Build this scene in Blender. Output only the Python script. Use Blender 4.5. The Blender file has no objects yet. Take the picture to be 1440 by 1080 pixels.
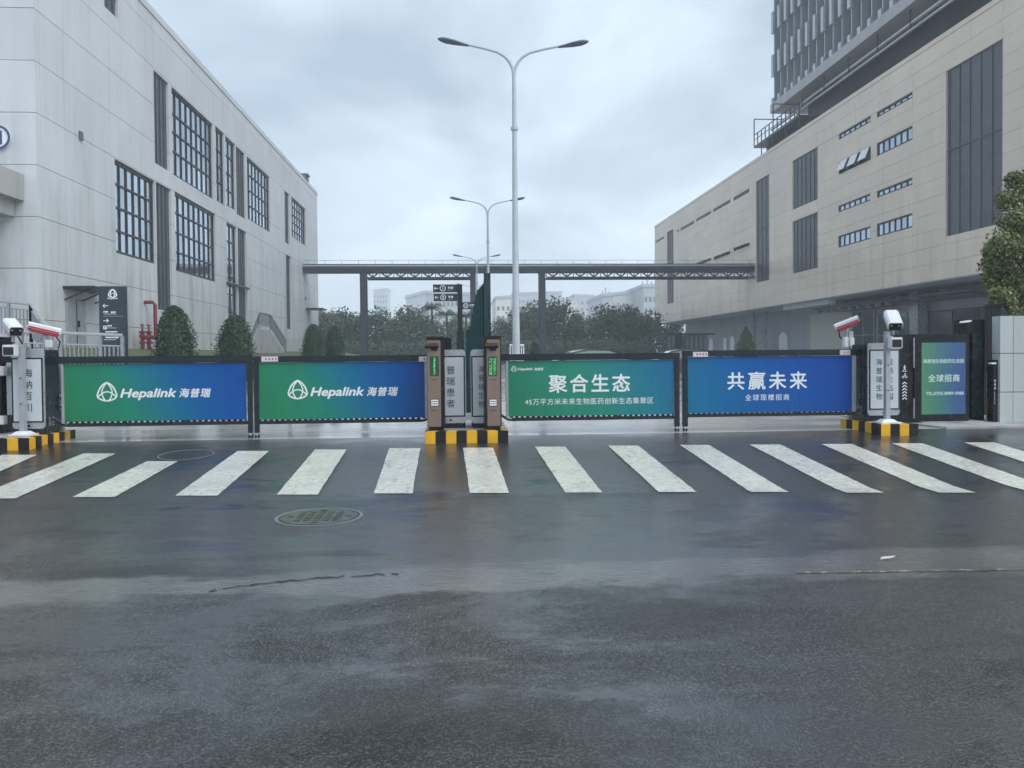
import bpy, bmesh, math, random
from mathutils import Vector, Matrix
R = math.radians
random.seed(7)
sc = bpy.context.scene
COL = sc.collection

# ------------------------------------------------------------------ camera
F_PX, PW, PH, PCY = 1082.0, 1440, 1080, 518.0      # focal length and principal point in photo pixels
YAW, PITCH, ROLL = R(3.70), R(1.06), R(-0.50)
EYE = Vector((0, 0, 1.55))
cam_d = bpy.data.cameras.new('camera')
cam = bpy.data.objects.new('camera', cam_d)
COL.objects.link(cam)
cam_d.sensor_width = 36.0
cam_d.lens = 36.0 * F_PX / PW
cam_d.shift_y = -(PH / 2 - PCY) / PW
cam_d.clip_start = 0.05
cam_d.clip_end = 4000
CM = Matrix.Rotation(-YAW, 3, 'Z') @ Matrix.Rotation(R(90) - PITCH, 3, 'X') @ Matrix.Rotation(ROLL, 3, 'Z')
cam.matrix_world = Matrix.Translation(EYE) @ CM.to_4x4()
sc.camera = cam
sc.render.resolution_x, sc.render.resolution_y = 1024, 768

# ------------------------------------------------------------------ exposure
sc.view_settings.view_transform = 'Standard'
sc.view_settings.look = 'None'
sc.view_settings.exposure = 0.92
sc.view_settings.gamma = 1.0
sc.view_settings.use_curve_mapping = False
sc.render.engine = 'CYCLES'
sc.cycles.use_denoising = True
sc.cycles.max_bounces = 8
sc.cycles.volume_bounces = 1
sc.cycles.caustics_reflective = False
sc.cycles.caustics_refractive = False

# ------------------------------------------------------------------ sky and sun
SUN_EL, SUN_AZ = R(46), R(128)
w = bpy.data.worlds.new('World')
sc.world = w
w.use_nodes = True
nt = w.node_tree
N, L = nt.nodes, nt.links
N.clear()
def wn(t, **k):
    n = N.new(t)
    for a, b in k.items():
        setattr(n, a, b)
    return n
sky = wn('ShaderNodeTexSky', sky_type='NISHITA', sun_disc=False, sun_elevation=SUN_EL, sun_rotation=SUN_AZ)
bg1 = wn('ShaderNodeBackground'); bg1.inputs[1].default_value = 0.15
L.new(sky.outputs[0], bg1.inputs[0])
tc = wn('ShaderNodeTexCoord')
sep = wn('ShaderNodeSeparateXYZ'); L.new(tc.outputs['Generated'], sep.inputs[0])
def wmath(op, a, b=None, clamp=False):
    n = wn('ShaderNodeMath', operation=op, use_clamp=clamp)
    for i, v in enumerate((a, b)):
        if v is None: continue
        if isinstance(v, (int, float)): n.inputs[i].default_value = v
        else: L.new(v, n.inputs[i])
    return n.outputs[0]
zc = wmath('MAXIMUM', sep.outputs[2], 0.0)
den = wmath('ADD', zc, 0.36)
cx = wmath('DIVIDE', sep.outputs[0], den)
cy = wmath('DIVIDE', sep.outputs[1], den)
comb = wn('ShaderNodeCombineXYZ'); L.new(cx, comb.inputs[0]); L.new(cy, comb.inputs[1])
nz = wn('ShaderNodeTexNoise'); nz.inputs['Scale'].default_value = 1.75; nz.inputs['Detail'].default_value = 7; nz.inputs['Roughness'].default_value = 0.52
nz.inputs['Distortion'].default_value = 0.3
mp = wn('ShaderNodeMapping'); mp.inputs['Location'].default_value = (3.1, 5.2, 0)
L.new(comb.outputs[0], mp.inputs[0]); L.new(mp.outputs[0], nz.inputs['Vector'])
rp = wn('ShaderNodeValToRGB')
rp.color_ramp.elements[0].position = 0.36; rp.color_ramp.elements[0].color = (0.32, 0.395, 0.475, 1)
rp.color_ramp.elements[1].position = 0.64; rp.color_ramp.elements[1].color = (0.70, 0.80, 0.93, 1)
e = rp.color_ramp.elements.new(0.5); e.color = (0.50, 0.59, 0.68, 1)
L.new(nz.outputs['Fac'], rp.inputs[0])
hz = wmath('SUBTRACT', 1.0, wmath('MULTIPLY', zc, 6.0), True)
mxh = wn('ShaderNodeMix', data_type='RGBA'); L.new(hz, mxh.inputs[0])
L.new(rp.outputs[0], mxh.inputs[6]); mxh.inputs[7].default_value = (0.545, 0.63, 0.72, 1)
bg2 = wn('ShaderNodeBackground'); bg2.inputs[1].default_value = 0.78
L.new(mxh.outputs[2], bg2.inputs[0])
mixs = wn('ShaderNodeMixShader'); mixs.inputs[0].default_value = 0.93
L.new(bg1.outputs[0], mixs.inputs[1]); L.new(bg2.outputs[0], mixs.inputs[2])
out = wn('ShaderNodeOutputWorld'); L.new(mixs.outputs[0], out.inputs[0])

sun_d = bpy.data.lights.new('sun', 'SUN'); sun_d.energy = 1.5; sun_d.angle = R(60); sun_d.color = (1, 0.975, 0.94)
sun = bpy.data.objects.new('sun', sun_d); COL.objects.link(sun)
sd = Vector((math.sin(SUN_AZ) * math.cos(SUN_EL), math.cos(SUN_AZ) * math.cos(SUN_EL), math.sin(SUN_EL)))
sun.rotation_euler = sd.to_track_quat('Z', 'Y').to_euler()
sun.location = sd * 60

# ------------------------------------------------------------------ measuring real planes through the photo's lens
def ray(px, py):
    return (CM @ Vector(((px - PW / 2) / F_PX, -(py - PCY) / F_PX, -1.0)))
def on_x(px, py, X):
    d = ray(px, py); return EYE + d * ((X - EYE.x) / d.x)
def on_y(px, py, Y):
    d = ray(px, py); return EYE + d * ((Y - EYE.y) / d.y)
def on_z(px, py, Z):
    d = ray(px, py); return EYE + d * ((Z - EYE.z) / d.z)
R0, R1, ZG = 8.4, 12.12, 0.265                      # ramp start, ramp end, yard level
def ground_z(y):
    return 0.0 if y < R0 else (ZG if y > R1 else ZG * (y - R0) / (R1 - R0))
def on_g(px, py):
    d = ray(px, py)
    p = on_z(px, py, 0.0) if d.z < 0 else None
    if p is not None and p.y <= R0: return p
    s = ZG / (R1 - R0)                            # z = s (y - R0)
    t = (s * (EYE.y - R0) - EYE.z) / (d.z - s * d.y)
    q = EYE + d * t
    if q.y <= R1: return q
    return on_z(px, py, ZG)

# ------------------------------------------------------------------ materials
MATS = {}
def newmat(name):
    m = bpy.data.materials.new(name); m.use_nodes = True
    m.node_tree.nodes.clear(); MATS[name] = m
    return m
class NG:
    def __init__(s, name):
        s.m = newmat(name); s.t = s.m.node_tree
        s.out = s.t.nodes.new('ShaderNodeOutputMaterial')
        s.b = s.t.nodes.new('ShaderNodeBsdfPrincipled')
        s.t.links.new(s.b.outputs[0], s.out.inputs[0])
    def n(s, t, **k):
        n = s.t.nodes.new(t)
        for a, b in k.items(): setattr(n, a, b)
        return n
    def l(s, a, b): s.t.links.new(a, b)
    def put(s, sock, v):
        if isinstance(v, (int, float)): sock.default_value = v
        elif isinstance(v, (tuple, list)): sock.default_value = (*v, 1) if len(v) == 3 and sock.type == 'RGBA' else v
        else: s.l(v, sock)
    def pos(s, scale=(1, 1, 1), space='pos', loc=(0, 0, 0)):
        if space == 'pos': o = s.n('ShaderNodeNewGeometry').outputs['Position']
        elif space == 'gen': o = s.n('ShaderNodeTexCoord').outputs['Generated']
        else: o = s.n('ShaderNodeTexCoord').outputs['Object']
        mpn = s.n('ShaderNodeMapping'); mpn.inputs['Scale'].default_value = scale; mpn.inputs['Location'].default_value = loc
        s.l(o, mpn.inputs[0]); return mpn.outputs[0]
    def noise(s, v, scale=1, detail=4, rough=0.55, dist=0.0):
        q = s.n('ShaderNodeTexNoise'); s.l(v, q.inputs['Vector'])
        q.inputs['Scale'].default_value = scale; q.inputs['Detail'].default_value = detail
        q.inputs['Roughness'].default_value = rough; q.inputs['Distortion'].default_value = dist
        return q.outputs['Fac']
    def ramp(s, f, stops):
        q = s.n('ShaderNodeValToRGB'); s.put(q.inputs[0], f); el = q.color_ramp.elements
        while len(el) < len(stops): el.new(0.5)
        for k, (p, c) in enumerate(stops):
            el[k].position = p; el[k].color = (*c, 1) if not isinstance(c, (int, float)) else (c, c, c, 1)
        return q.outputs[0]
    def mix(s, f, a, b, mode='MIX'):
        q = s.n('ShaderNodeMix', data_type='RGBA', blend_type=mode)
        s.put(q.inputs[0], f); s.put(q.inputs[6], a); s.put(q.inputs[7], b); return q.outputs[2]
    def math(s, op, a, b=0.0, clamp=False):
        q = s.n('ShaderNodeMath', operation=op, use_clamp=clamp)
        s.put(q.inputs[0], a); s.put(q.inputs[1], b); return q.outputs[0]
    def bump(s, h, strength=0.3, dist=0.01, normal=None):
        q = s.n('ShaderNodeBump'); s.put(q.inputs['Height'], h)
        s.put(q.inputs['Strength'], strength); q.inputs['Distance'].default_value = dist
        if normal: s.l(normal, q.inputs['Normal'])
        return q.outputs[0]
    def set(s, **k):
        names = {'color': 'Base Color', 'rough': 'Roughness', 'metal': 'Metallic', 'normal': 'Normal', 'ior': 'IOR',
                 'emit': 'Emission Color', 'estr': 'Emission Strength', 'coat': 'Coat Weight', 'spec': 'Specular IOR Level',
                 'trans': 'Transmission Weight', 'alpha': 'Alpha', 'crough': 'Coat Roughness'}
        for a, b in k.items(): s.put(s.b.inputs[names[a]], b)
        return s.m

def paint(name, c, rough=0.45, metal=0.0, var=0.12, scale=3.0, bump=0.0, coat=0.0):
    g = NG(name); v = g.pos()
    f = g.noise(v, scale, 5, 0.6)
    lo = tuple(x * (1 - var) for x in c); hi = tuple(min(1, x * (1 + var)) for x in c)
    rr = g.ramp(g.noise(v, scale * 2.3, 3), [(0.3, max(0.03, rough - 0.08)), (0.7, rough + 0.1)])
    kw = dict(color=g.ramp(f, [(0.3, lo), (0.7, hi)]), rough=rr, metal=metal, coat=coat)
    if max(c) < 0.08: kw['spec'] = 0.28
    if bump: kw['normal'] = g.bump(g.noise(v, 60, 3), bump, 0.003)
    return g.set(**kw)

def cladding(name, c, stain, streak=1.0, panel_var=0.05, rough=0.42):
    g = NG(name)
    v = g.pos((1, 1, 1))
    big = g.noise(v, 0.16, 4, 0.55)
    mid = g.noise(g.pos((1.1, 1.1, 0.35)), 0.7, 5, 0.65)
    st = g.noise(g.pos((1.5, 1.5, 0.09)), 1.0, 4, 0.7)
    # more weathering towards the foot of the wall
    z = g.n('ShaderNodeSeparateXYZ'); g.l(g.n('ShaderNodeNewGeometry').outputs['Position'], z.inputs[0])
    low = g.math('SUBTRACT', 1.0, g.math('MULTIPLY', z.outputs[2], 0.085), True)
    m1 = g.math('MULTIPLY', g.ramp(st, [(0.40, 0.0), (0.64, 1.0)]), g.ramp(mid, [(0.35, 0.1), (0.7, 1.0)]))
    m1 = g.math('MULTIPLY', m1, g.math('ADD', g.math('MULTIPLY', low, 0.8), 0.20), True)
    m1 = g.math('MULTIPLY', m1, streak, True)
    oi = g.n('ShaderNodeObjectInfo')
    pv = g.ramp(oi.outputs['Random'], [(0.0, tuple(x * (1 - panel_var) for x in c)), (1.0, tuple(min(1, x * (1 + panel_var)) for x in c))])
    base = g.mix(g.ramp(big, [(0.35, 0.0), (0.7, 1.0)]), pv, tuple(x * 0.86 for x in c))
    base = g.mix(m1, base, stain)
    fine = g.noise(v, 24, 4, 0.7)
    base = g.mix(g.ramp(fine, [(0.35, 0.0), (0.75, 0.22)]), base, tuple(x * 0.6 for x in c))
    return g.set(color=base, rough=g.ramp(mid, [(0.3, rough - 0.12), (0.7, rough + 0.12)]), normal=g.bump(fine, 0.15, 0.004))

cladding('grey_cladding', (0.62, 0.65, 0.675), (0.27, 0.285, 0.29), 1.2, 0.04, 0.5)
cladding('beige_cladding', (0.74, 0.625, 0.50), (0.32, 0.29, 0.25), 0.9, 0.05, 0.36)
cladding('concrete_wall', (0.42, 0.43, 0.43), (0.22, 0.23, 0.23), 1.2, 0.02, 0.6)
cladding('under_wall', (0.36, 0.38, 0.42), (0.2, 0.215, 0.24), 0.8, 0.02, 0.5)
cladding('tile_white', (0.52, 0.57, 0.57), (0.36, 0.40, 0.39), 0.7, 0.03, 0.25)
paint('joint_dark', (0.16, 0.165, 0.175), 0.8)
paint('louver_slate', (0.062, 0.072, 0.088), 0.42, 0.0, 0.12, 1.0)
paint('louver_grey', (0.115, 0.125, 0.15), 0.45, 0.0, 0.10, 1.0)
paint('frame_black', (0.018, 0.022, 0.027), 0.35)
paint('gate_metal', (0.018, 0.026, 0.034), 0.30, 0.0, 0.12, 2.0)
paint('gate_black', (0.010, 0.012, 0.016), 0.22, 0.0, 0.2, 4.0)
paint('navy_cabinet', (0.012, 0.022, 0.030), 0.25, 0.0, 0.2, 3.0)
paint('bridge_steel', (0.045, 0.057, 0.078), 0.45, 0.0, 0.15, 0.8)
paint('silver', (0.42, 0.44, 0.46), 0.32, 0.5, 0.08, 6.0)
paint('galvanised', (0.40, 0.43, 0.46), 0.38, 0.35, 0.12, 5.0)
paint('lamp_paint', (0.46, 0.50, 0.54), 0.40, 0.1, 0.10, 2.0)
paint('lamp_head', (0.10, 0.12, 0.15), 0.4, 0.2)
paint('white_plastic', (0.66, 0.68, 0.70), 0.30)
paint('bronze', (0.245, 0.170, 0.135), 0.34, 0.25, 0.08, 3.0)
paint('bronze_dark', (0.055, 0.040, 0.034), 0.35, 0.2)
paint('camera_red', (0.42, 0.020, 0.045), 0.28, 0.0, 0.1, 5)
paint('pipe_red', (0.17, 0.008, 0.018), 0.35, 0.0, 0.15, 5)
paint('green_screen_slat', (0.006, 0.045, 0.050), 0.4, 0.0, 0.25, 2.0)
paint('kerb_yellow', (0.78, 0.42, 0.015), 0.38, 0.0, 0.16, 6.0, 0.25)
paint('kerb_black', (0.014, 0.014, 0.017), 0.32, 0.0, 0.3, 6.0, 0.25)
paint('sign_slate', (0.030, 0.046, 0.058), 0.42)
paint('rubber', (0.012, 0.012, 0.012), 0.7)
paint('print_white', (0.80, 0.83, 0.84), 0.35, 0, 0.03)
paint('print_grey', (0.33, 0.36, 0.38), 0.4, 0, 0.03)
paint('print_ink', (0.060, 0.085, 0.090), 0.4, 0, 0.1)
paint('sticker', (0.62, 0.58, 0.60), 0.45)
paint('sticker_ink', (0.35, 0.06, 0.09), 0.5)
paint('cream_panel', (0.50, 0.51, 0.46), 0.5, 0, 0.05)
paint('rail_grey', (0.30, 0.32, 0.34), 0.30, 0.5, 0.1)
paint('car_paint', (0.020, 0.024, 0.030), 0.12, 0.2, 0.05, 1, 0, 0.8)
paint('bark', (0.055, 0.042, 0.032), 0.9, 0, 0.3, 8, 0.4)
paint('blue_ring', (0.035, 0.07, 0.19), 0.35)
paint('far_grey', (0.38, 0.42, 0.45), 0.6, 0, 0.05, 0.1)  # paled so that part of the mist's fade is painted into the colour
paint('far_white', (0.62, 0.61, 0.57), 0.6, 0, 0.05, 0.1)
paint('lace', (0.62, 0.66, 0.68), 0.5)
paint('hazard_yellow', (0.50, 0.42, 0.10), 0.5)
paint('light_screen', (0.55, 0.60, 0.64), 0.16, 0.0, 0.06, 1.2, 0.0, 0.4)

def glassy(name, c, metal, rough=0.05):
    g = NG(name); oi = g.n('ShaderNodeObjectInfo')
    col = g.ramp(oi.outputs['Random'], [(0, tuple(x * 0.75 for x in c)), (1, tuple(min(1, x * 1.12) for x in c))])
    wob = g.bump(g.noise(g.pos(), 0.9, 2), 0.12, 0.05)
    return g.set(color=col, metal=metal, rough=rough, normal=wob)
glassy('window_glass', (0.46, 0.54, 0.62), 0.85)
glassy('dark_glass', (0.055, 0.075, 0.085), 0.25)
glassy('entrance_glass', (0.13, 0.16, 0.18), 0.6, 0.08)
glassy('lens_glass', (0.01, 0.01, 0.014), 0.2)

def ad_print(name, stops):
    g = NG(name)
    s = g.n('ShaderNodeSeparateXYZ'); g.l(g.n('ShaderNodeTexCoord').outputs['Generated'], s.inputs[0])
    f = g.math('ADD', s.outputs[0], g.math('MULTIPLY', g.math('SUBTRACT', s.outputs[2], 0.5), 0.16))
    c = g.ramp(f, stops)
    c = g.mix(g.ramp(g.noise(g.pos(), 2.6, 4), [(0.4, 0.0), (0.8, 0.22)]), c, (0.03, 0.10, 0.12))
    nb = g.bump(g.noise(g.pos((2.2, 1, 0.7)), 1.6, 3), 0.5, 0.03)
    return g.set(color=c, rough=0.30, normal=nb, spec=0.30)
ad_print('ad_green_blue', [(0.0, (0.016, 0.225, 0.095)), (0.30, (0.018, 0.235, 0.150)), (0.52, (0.008, 0.170, 0.270)), (0.72, (0.003, 0.110, 0.350)), (1.0, (0.002, 0.072, 0.350))])
ad_print('ad_green_teal', [(0.0, (0.018, 0.235, 0.120)), (0.5, (0.025, 0.255, 0.180)), (0.85, (0.016, 0.195, 0.280)), (1.0, (0.010, 0.150, 0.310))])
ad_print('ad_teal_blue', [(0.0, (0.005, 0.165, 0.320)), (0.35, (0.003, 0.110, 0.360)), (0.8, (0.002, 0.074, 0.370)), (1.0, (0.002, 0.066, 0.350))])
def screen(name, stops, strength):
    g = NG(name)
    s = g.n('ShaderNodeSeparateXYZ'); g.l(g.n('ShaderNodeTexCoord').outputs['Generated'], s.inputs[0])
    f = g.math('ADD', s.outputs[0], g.math('MULTIPLY', s.outputs[2], 0.12))
    c = g.ramp(f, stops)
    return g.set(color=(0.02, 0.02, 0.02), rough=0.1, emit=c, estr=strength)
screen('lcd_ad', [(0.0, (0.06, 0.25, 0.13)), (0.22, (0.045, 0.22, 0.13)), (0.55, (0.03, 0.15, 0.21)), (0.85, (0.02, 0.09, 0.27)), (1.0, (0.02, 0.08, 0.26))], 0.42)
def emit(name, c, s):
    g = NG(name); return g.set(color=(0.02, 0.02, 0.02), emit=c, estr=s)
emit('led_green', (0.10, 1.0, 0.28), 0.6)
emit('lcd_text', (0.55, 0.75, 0.74), 0.40)
emit('led_dim', (0.010, 0.050, 0.022), 0.4)
emit('led_red', (1.0, 0.05, 0.15), 1.2)

def leafmat(name, dark, light, rough=0.45, trans=0.15):
    g = NG(name); gi = g.n('ShaderNodeNewGeometry')
    c = g.ramp(gi.outputs['Random Per Island'], [(0.0, dark), (0.55, tuple((a + b) / 2 for a, b in zip(dark, light))), (1.0, light)])
    oi = g.n('ShaderNodeObjectInfo')
    c = g.mix(g.math('MULTIPLY', oi.outputs['Random'], 0.35), c, tuple(x * 0.55 for x in dark))
    return g.set(color=c, rough=rough, spec=0.35)
leafmat('leaf_topiary', (0.006, 0.028, 0.012), (0.034, 0.095, 0.040))
leafmat('leaf_dark', (0.014, 0.046, 0.022), (0.055, 0.120, 0.050))
leafmat('leaf_mid', (0.032, 0.070, 0.030), (0.110, 0.165, 0.070))
leafmat('leaf_palm', (0.050, 0.085, 0.035), (0.150, 0.185, 0.085))
leafmat('leaf_near', (0.060, 0.095, 0.026), (0.33, 0.35, 0.13), 0.32)
leafmat('leaf_pine', (0.040, 0.090, 0.045), (0.13, 0.20, 0.09))

def grass():
    g = NG('lawn'); v = g.pos()
    c = g.ramp(g.noise(v, 5, 6, 0.7), [(0.3, (0.055, 0.085, 0.025)), (0.7, (0.12, 0.15, 0.05))])
    return g.set(color=c, rough=0.8, normal=g.bump(g.noise(v, 40, 4), 0.8, 0.05))
grass()

def asphalt():
    g = NG('wet_asphalt')
    M, A, S = (lambda p, q, c=False: g.math('MULTIPLY', p, q, c)), (lambda p, q, c=False: g.math('ADD', p, q, c)), (lambda p, q, c=False: g.math('SUBTRACT', p, q, c))
    sp = g.n('ShaderNodeSeparateXYZ'); g.l(g.n('ShaderNodeNewGeometry').outputs['Position'], sp.inputs[0])
    X, Y = sp.outputs[0], sp.outputs[1]
    v = g.pos()
    grain = g.noise(v, 90, 4, 0.8)
    vo = g.n('ShaderNodeTexVoronoi'); g.l(v, vo.inputs['Vector']); vo.inputs['Scale'].default_value = 85
    peb = S(1.0, M(vo.outputs['Distance'], 1.5), True)
    # a thin stream runs across the road along the old lane joint
    wv = M(S(g.noise(g.pos((0.5, 0.9, 1)), 1.0, 4, 0.6), 0.5), 1.5)
    yy = S(A(Y, wv), M(X, 0.045))
    str_ = S(1.0, M(g.math('ABSOLUTE', S(yy, 5.3)), 1.9), True)
    strm = g.ramp(A(str_, M(S(g.noise(g.pos((3, 5, 1)), 1.0, 8, 0.75), .5), .8)), [(0.25, 0.0), (0.55, 1.0)])
    # film of standing water: lies in the crowned middle, breaks up into stones that stand proud of it
    fr = g.noise(g.pos((0.42, 0.75, 1), loc=(4.2, 1.3, 0)), 1.0, 13, 0.79, 0.35)
    mid = S(1.0, A(M(g.math('ABSOLUTE', S(X, 0.6)), 0.22), M(g.math('ABSOLUTE', S(Y, 6.6)), 0.26)), True)
    drier = M(M(S(X, 1.0), 0.30, True), M(S(5.0, Y), 0.5, True), True)
    fv = S(A(fr, M(mid, 0.10)), M(drier, 0.055))
    film = g.ramp(fv, [(0.40, 0.0), (0.58, 1.0)])
    wet = g.math('MAXIMUM', film, strm)
    newp = g.math('GREATER_THAN', Y, 11.55)
    zone = M(S(Y, 7.2), 1.0, True)            # coarser wearing course up the ramp
    c = g.ramp(A(M(grain, .7), M(vo.outputs['Distance'], .35)), [(0.40, (0.008, 0.0085, 0.0095)), (0.53, (0.022, 0.023, 0.025)), (0.64, (0.10, 0.102, 0.104))])
    patch = g.noise(g.pos((0.45, 1.1, 1), loc=(9, 2, 0)), 1.0, 8, 0.7)
    c = g.mix(g.ramp(patch, [(0.46, 0.0), (0.60, 0.5)]), c, (0.036, 0.038, 0.042))
    c = g.mix(M(strm, 0.75), c, (0.150, 0.150, 0.145))  # muddy water, paled further so the colour carries some sky sheen
    c = g.mix(M(film, 0.35), c, (0.020, 0.022, 0.026))
    # an older, darker repair ends in a slanting joint at the left
    qa, qb = on_z(300, 650, 0), on_z(160, 765, 0); mm = (qb.x - qa.x) / (qb.y - qa.y)
    side = S(A(M(S(Y, qa.y), mm), qa.x), X)
    rep_ = M(M(side, 9.0, True), M(S(Y, 6.6), 2.5, True), True)
    c = g.mix(M(rep_, 0.6), c, (0.014, 0.015, 0.018))
    r = g.mix(wet, g.ramp(grain, [(0.3, 0.15), (0.7, 0.27)]), (0.055, 0.055, 0.055))
    r = g.mix(M(zone, .6), r, (0.105, 0.105, 0.105))
    r = g.mix(rep_, r, (0.13, 0.13, 0.13))
    r = g.mix(newp, r, (0.11, 0.11, 0.11))
    spc = A(M(wet, 0.50), A(0.46, M(zone, .08)))
    rip = g.noise(g.pos((5.0, 11.0, 1)), 1.0, 3, 0.6, 0.6)
    rip2 = g.noise(g.pos((11.0, 24.0, 1), loc=(3, 1, 0)), 1.0, 3, 0.55, 1.2)
    rm = g.ramp(g.noise(g.pos((0.5, 0.8, 1), loc=(12, 3, 0)), 1.0, 5, 0.6), [(0.45, 0.0), (0.62, 1.0)])
    dry = S(1.0, M(wet, 0.85))
    fary = S(1.0, M(S(Y, 3.0), 0.10), True)
    n1 = g.bump(A(M(peb, 0.8), grain), M(dry, A(M(fary, .9), .30)), 0.012)
    n2 = g.bump(rip, A(M(strm, 0.75), A(M(rm, .12), M(zone, .12))), 0.012, n1)
    n3 = g.bump(rip2, A(M(strm, 0.95), A(M(rm, .14), .03)), 0.008, n2)
    return g.set(color=c, rough=r, normal=n3, ior=1.60, spec=spc)
asphalt()
def wet_concrete():
    g = NG('wet_concrete'); v = g.pos()
    c = g.ramp(g.noise(v, 1.2, 5, 0.65), [(0.3, (0.36, 0.365, 0.37)), (0.7, (0.52, 0.52, 0.51))])
    r = g.ramp(g.noise(g.pos((0.3, 1.2, 1)), 1.0, 4, 0.6), [(0.38, 0.05), (0.62, 0.22)])
    n1 = g.bump(g.noise(v, 40, 3), 0.10, 0.003)
    n2 = g.bump(g.noise(g.pos((1.2, 6, 1)), 1.0, 2), 0.10, 0.01, n1)
    return g.set(color=c, rough=r, normal=n2, ior=1.4)
wet_concrete()
def road_paint(name, c, wear):
    g = NG(name); v = g.pos()
    n_ = g.noise(v, 14, 6, 0.75)
    lane = g.noise(g.pos((6, 1.0, 1)), 2.0, 4, 0.7)
    k = g.ramp(g.math('MULTIPLY', n_, g.math('ADD', lane, 0.5)), [(wear, 0.0), (wear + 0.14, 1.0)])
    col = g.mix(k, tuple(x * 0.42 for x in c), c)
    col = g.mix(g.ramp(g.noise(v, 1.7, 4), [(0.45, 0.0), (0.75, 0.35)]), col, (0.22, 0.23, 0.22))
    return g.set(color=col, rough=g.ramp(n_, [(0.3, 0.16), (0.7, 0.32)]), normal=g.bump(g.noise(v, 60, 3), 0.25, 0.003), ior=1.38)
road_paint('crosswalk_paint', (0.58, 0.59, 0.52), 0.31)
road_paint('faded_line_paint', (0.26, 0.24, 0.17), 0.50)
def iron():
    g = NG('cast_iron'); v = g.pos()
    c = g.ramp(g.noise(v, 9, 5, 0.7), [(0.3, (0.06, 0.065, 0.06)), (0.75, (0.15, 0.155, 0.13))])
    return g.set(color=c, rough=0.16, metal=0.1, normal=g.bump(g.noise(v, 50, 3), 0.2, 0.004))
iron()

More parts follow.
